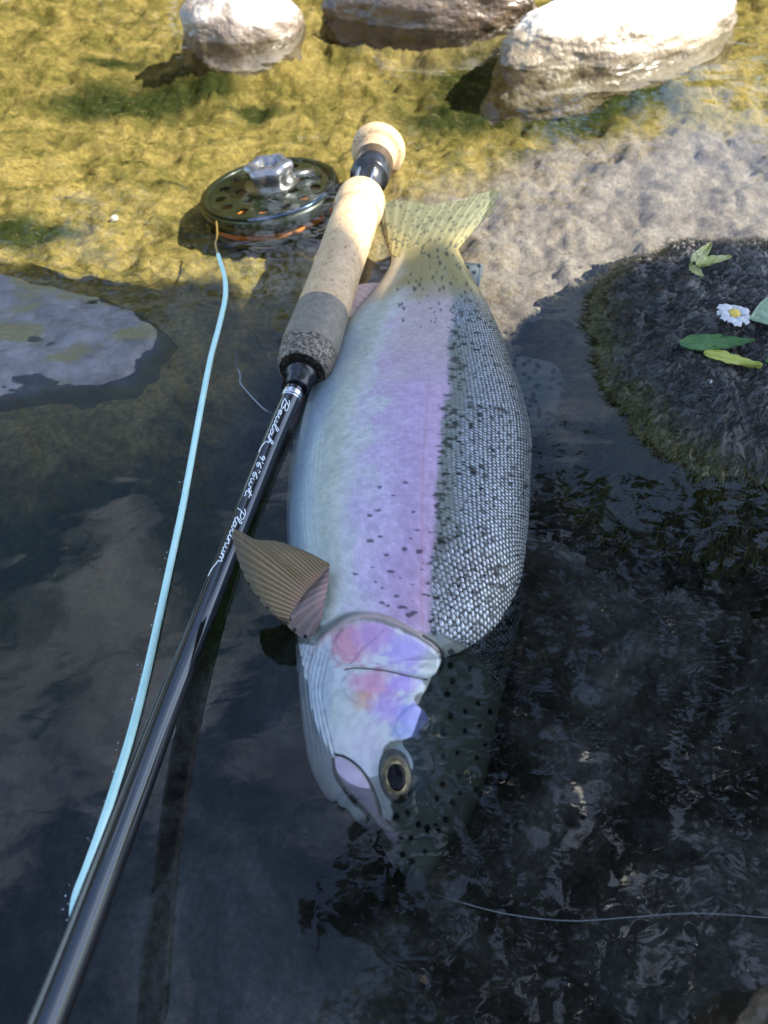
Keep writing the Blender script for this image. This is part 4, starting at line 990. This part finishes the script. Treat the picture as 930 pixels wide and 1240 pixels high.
# ------------------------------------------------------------------ fly line, leaders
aqua = mat('fly_line', (.47, .76, .68), .35, noise=90, color2=(.56, .83, .75), bump=.0001, bscale=900, coat=.3)
fl_px = [(264, 308, .0008), (267, 318, .001), (272, 335, .001), (273, 358, .001), (266, 392, .001), (256, 430, .001), (244, 490, .001), (233, 550, .001), (220, 620, .001), (205, 690, .001), (190, 760, .001), (174, 830, .001), (157, 895, .001), (140, 950, .001), (122, 1005, .001), (105, 1052, .001), (92, 1088, .001), (90, 1112, .002), (92, 1135, .003), (80, 1170, .003), (62, 1215, .003), (40, 1265, .003)]
lp = catmull([P(*q) for q in fl_px], 240)
v, f = tube(lp, np.interp(np.arange(240), [0, 30, 240], [.0012, .0015, .0016]), 14)
o0 = lp[120]; o = mesh_obj('fly_line', v-o0, f, aqua); o.location = tuple(o0); tag(o, 'pale turquoise fly line floating beside the black rod', 'fishing line')
amber = mat('amber_leader', (.55, .36, .12), .3, trans=.3)
lp2 = catmull([P(*q) for q in ((262, 268, -.004), (263, 285, -.002), (261, 296, .0002), (264, 309, .001))], 30)
v, f = tube(lp2, .0006, 8); mesh_obj('line_end', v-o0, f, amber, o)
def mono(name, pxs_, rad, label):
    m = bpy.data.materials.get('monofilament') or mat('monofilament', (.30, .32, .34), .15, trans=.4, coat=.6)
    l = catmull([P(*q) for q in pxs_], 80); v, f = tube(l, rad, 8); c = l[40]
    o = mesh_obj(name, v-c, f, m); o.location = tuple(c); return tag(o, label, 'fishing line')
mono('leader_line', [(497, 1066, -.016), (515, 1078, -.006), (560, 1093, 0), (610, 1106, .0002), (690, 1115, .0003), (760, 1111, .0003), (840, 1106, .0002), (940, 1112, .0002), (1010, 1118, 0)], .0001, 'thin clear leader running from the trout mouth across dark water')
mono('white_curl', [(287, 425, -.002), (286, 440, -.001), (291, 455, .0004), (291, 463, .0006), (299, 474, .0006), (310, 486, .0004), (322, 497, 0), (334, 503, -.002)], .0005, 'short white curl between the turquoise line and the rod')  # short white curl lying at the water surface

# ------------------------------------------------------------------ leaves and flower on the mossy rock
def rock_z(x, y): return float(rock_h(x, y)) + float(rock_fuzz(x, y))*.6
def leaf(name, tip, base, wid, m, label, cat='leaf', curl=.002, lift=.003, notch=0, seed=1, parent=None, thick=.0004, asym=0, grp=None):
    a = onto(*base, rock_z); b = onto(*tip, rock_z); ax_ = b-a; L = np.linalg.norm(ax_); d = ax_/L
    n = np.array([0, 0, 1.0]); s = np.cross(n, d); s /= np.linalg.norm(s); n = np.cross(d, s)
    nu, nv = 40, 17; u = np.linspace(0, 1, nu); w = np.linspace(-1, 1, nv)
    prof = np.sin(np.clip(u, 0, 1)**.8*math.pi)**.75*(1-.25*u); prof /= prof.max()
    prof = prof*(1+notch*fbm(u*9, u*0, oct=3, seed=seed)) + .02
    G = a + d*(u*L)[:, None, None] + s*(w[None, :, None]*(prof*wid)[:, None, None])
    hgt = lift + curl*(w[None]**2)*(.5+.5*np.sin(u*3+seed))[:, None] + .0012*fbm(u[:, None]*4+0*w, w[None]*2+0*u[:, None], oct=3, seed=seed) - .0005*np.exp(-(w[None]/.08)**2) + .0004*np.abs(np.sin((u[:, None]*16-np.abs(w)[None]*4)))
    G = G + n*hgt[..., None]
    V = np.r_[G.reshape(-1, 3), (G-n*thick).reshape(-1, 3)]; F = grid_faces(nu, nv); n0 = nu*nv; idx = np.arange(n0).reshape(nu, nv)
    ring = np.r_[idx[0], idx[1:, -1], idx[-1, -2::-1], idx[-2:0:-1, 0]]; side = np.stack([ring, np.roll(ring, -1), np.roll(ring, -1)+n0, ring+n0], -1)
    V = V-a; F = np.r_[F, F[:, ::-1]+n0, side]
    o = mesh_obj(name, V, F, m); 
    if parent is None: o.location = tuple(a); tag(o, label, cat, grp)
    else: o.parent = parent; o.location = tuple(a-np.array(parent.location))
    return o
lg = mat('green_leaf', (.055, .14, .035), .4, noise=130, color2=(.10, .22, .05), trans=.2, coat=.2)
ly = mat('yellow_leaf', (.42, .45, .06), .42, noise=110, color2=(.55, .55, .12), trans=.2, coat=.2)
lp_ = mat('pale_green_leaf', (.20, .30, .17), .45, noise=140, color2=(.28, .40, .24), trans=.2, coat=.2)
lv = mat('pale_yellow_seed', (.45, .48, .14), .42, noise=150, color2=(.62, .60, .30), trans=.25, coat=.2)
leaf('green_leaf', (912, 421), (821, 424), .0062, lg, 'dark green leaf lying across the yellow leaf on the mossy rock', seed=3, notch=.25, lift=.004)
leaf('yellow_leaf', (919, 452), (850, 433), .0040, ly, 'slim yellow leaf half under the dark green leaf on the mossy rock', seed=5, lift=.003)
leaf('pale_leaf', (905, 395), (975, 385), .0125, lp_, 'large pale grey green leaf beside the daisy', seed=7, notch=.1, lift=.004)
leaf('small_leaf', (924, 444), (945, 440), .003, lg, 'small fresh green leaf at the tip of the yellow leaf', seed=9)
sp_ = onto(836, 327, rock_z); sroot = empty('winged_seed', sp_); tag(sroot, 'pale yellow winged maple seed pair at the sunny end of the mossy rock', 'seed')
leaf('wing', (856, 308), (835, 328), .0034, lv, None, seed=11, lift=.005, parent=sroot)
leaf('wing', (884, 320), (840, 331), .0034, lv, None, seed=13, lift=.004, parent=sroot)
leaf('wing', (850, 341), (834, 330), .0026, lv, None, seed=15, lift=.003, parent=sroot)
dp = onto(885, 389, rock_z); dz = empty('daisy', dp); tag(dz, 'small white daisy with yellow centre on the mossy rock', 'flower')
wp = mat('petal', (.72, .72, .72), .5, trans=.3); yc = mat('daisy_centre', (.70, .45, .06), .7, bump=.0006, bscale=1500, noise=900, color2=(.80, .60, .12))
def petal_mesh():
    nu, nv = 9, 5; u = np.linspace(0, 1, nu); w = np.linspace(-1, 1, nv)
    G = np.array([[(.0022+x*.0062, y*(.0006+.0016*math.sin(min(1, x*1.1)*2.5)), .0042+.0012*math.sin(x*2.6)-.0004*y*y) for y in w] for x in u]).reshape(-1, 3)
    return np.r_[G, G-np.array([0, 0, .0003])], np.r_[grid_faces(nu, nv), grid_faces(nu, nv)[:, ::-1]+nu*nv]
pv_, pf_ = petal_mesh(); first = None
for k in range(15):
    if first is None: first = mesh_obj('petal', pv_, pf_, wp, dz); pt = first
    else: pt = first.copy(); col.objects.link(pt); pt.parent = dz
    pt.rotation_euler = (random.uniform(-.1, .1), random.uniform(-.15, .15), k*2*math.pi/15+random.uniform(-.08, .08)); s = random.uniform(.85, 1.12); pt.scale = (s, s, 1)
an = np.linspace(0, 2*math.pi, 20, endpoint=False)
cv = np.array([[(r*math.cos(a), r*math.sin(a), z) for a in an] for r, z in ((.0027, .0035), (.0029, .0047), (.0024, .0058), (.0014, .0064), (.0002, .0066))]).reshape(-1, 3)
mesh_obj('flower_centre', cv, grid_faces(5, 20, True), yc, dz)
# floating bits
def sliver(name, p0, p1, wid, m, label, cat, z=.0008):
    a, b = P(*p0, z), P(*p1, z); d = b-a; L = np.linalg.norm(d); d /= L; s = np.cross((0, 0, 1), d); u = np.linspace(0, 1, 14); w = np.linspace(-1, 1, 5)
    G = a + d*(u*L)[:, None, None] + s*(w[None, :, None]*(wid*np.sin(u*math.pi*.96+.06)**.7)[:, None, None]) + np.array([0, 0, 1])*(.0006*(1-w[None]**2)+0*u[:, None])[..., None]
    V = np.r_[G.reshape(-1, 3), G.reshape(-1, 3)-np.array([0, 0, .0008])]-a; F = np.r_[grid_faces(14, 5), grid_faces(14, 5)[:, ::-1]+70]
    o = mesh_obj(name, V, F, m); o.location = tuple(a); return tag(o, label, cat)
darkl = mat('dark_leaf', (.015, .013, .010), .4, noise=200, color2=(.03, .026, .02))
chip = mat('white_chip', (.62, .60, .56), .5, noise=300, color2=(.75, .73, .70))
def pebble(px_, py_, r, zb, seed, label, zf=None):
    p = P(px_, py_, zb) if zf is None else onto(px_, py_, zf)
    o = stone('white_chip', p[0], p[1], r, r*.7, r*.5, r*.5, seed, seed, chip, n=14, rough=.3, fine=.1); o.location = tuple(p); return tag(o, label, 'pebble')
pebble(815, 541, .0032, -.034, 3, 'whitish chip on the dark bed just off the mossy rock')
pebble(861, 461, .0019, 0, 5, 'tiny white chip below the yellow leaf on the mossy rock', rock_z)
pebble(138, 263, .0028, -.034, 7, 'small white chip on the sunlit algae bed')
pebble(915, 618, .0036, -.036, 9, 'pale bluish chip alone on the dark silt')
# small bubbles caught along the line
br = np.random.default_rng(12); bv, bf = [], []
for k in range(80):
    i = int(br.choice([br.integers(95, 130), br.integers(120, 165), br.integers(150, 215)])); p = lp[i] + np.array([-br.uniform(.0018, .0050)*br.uniform(.4, 1), br.normal()*.002, 0]); r = br.uniform(.00012, .0004)
    a = np.linspace(0, 2*math.pi, 8, endpoint=False); o_ = 8*3*k
    for rr, zz in ((1, 0), (.75, .65), (.05, 1)): bv += [(p[0]+r*rr*math.cos(t), p[1]+r*rr*math.sin(t), .0001+r*zz) for t in a]
    bf += [[o_+m_*8+j, o_+m_*8+(j+1) % 8, o_+(m_+1)*8+(j+1) % 8, o_+(m_+1)*8+j] for m_ in (0, 1) for j in range(8)]
ob = mesh_obj('bubbles', np.array(bv), bf, mat('bubble', (.35, .38, .42), .08, spec=1, coat=1))
tag(ob, 'fine froth of bubbles clinging along the turquoise line', 'bubbles', kind='stuff')
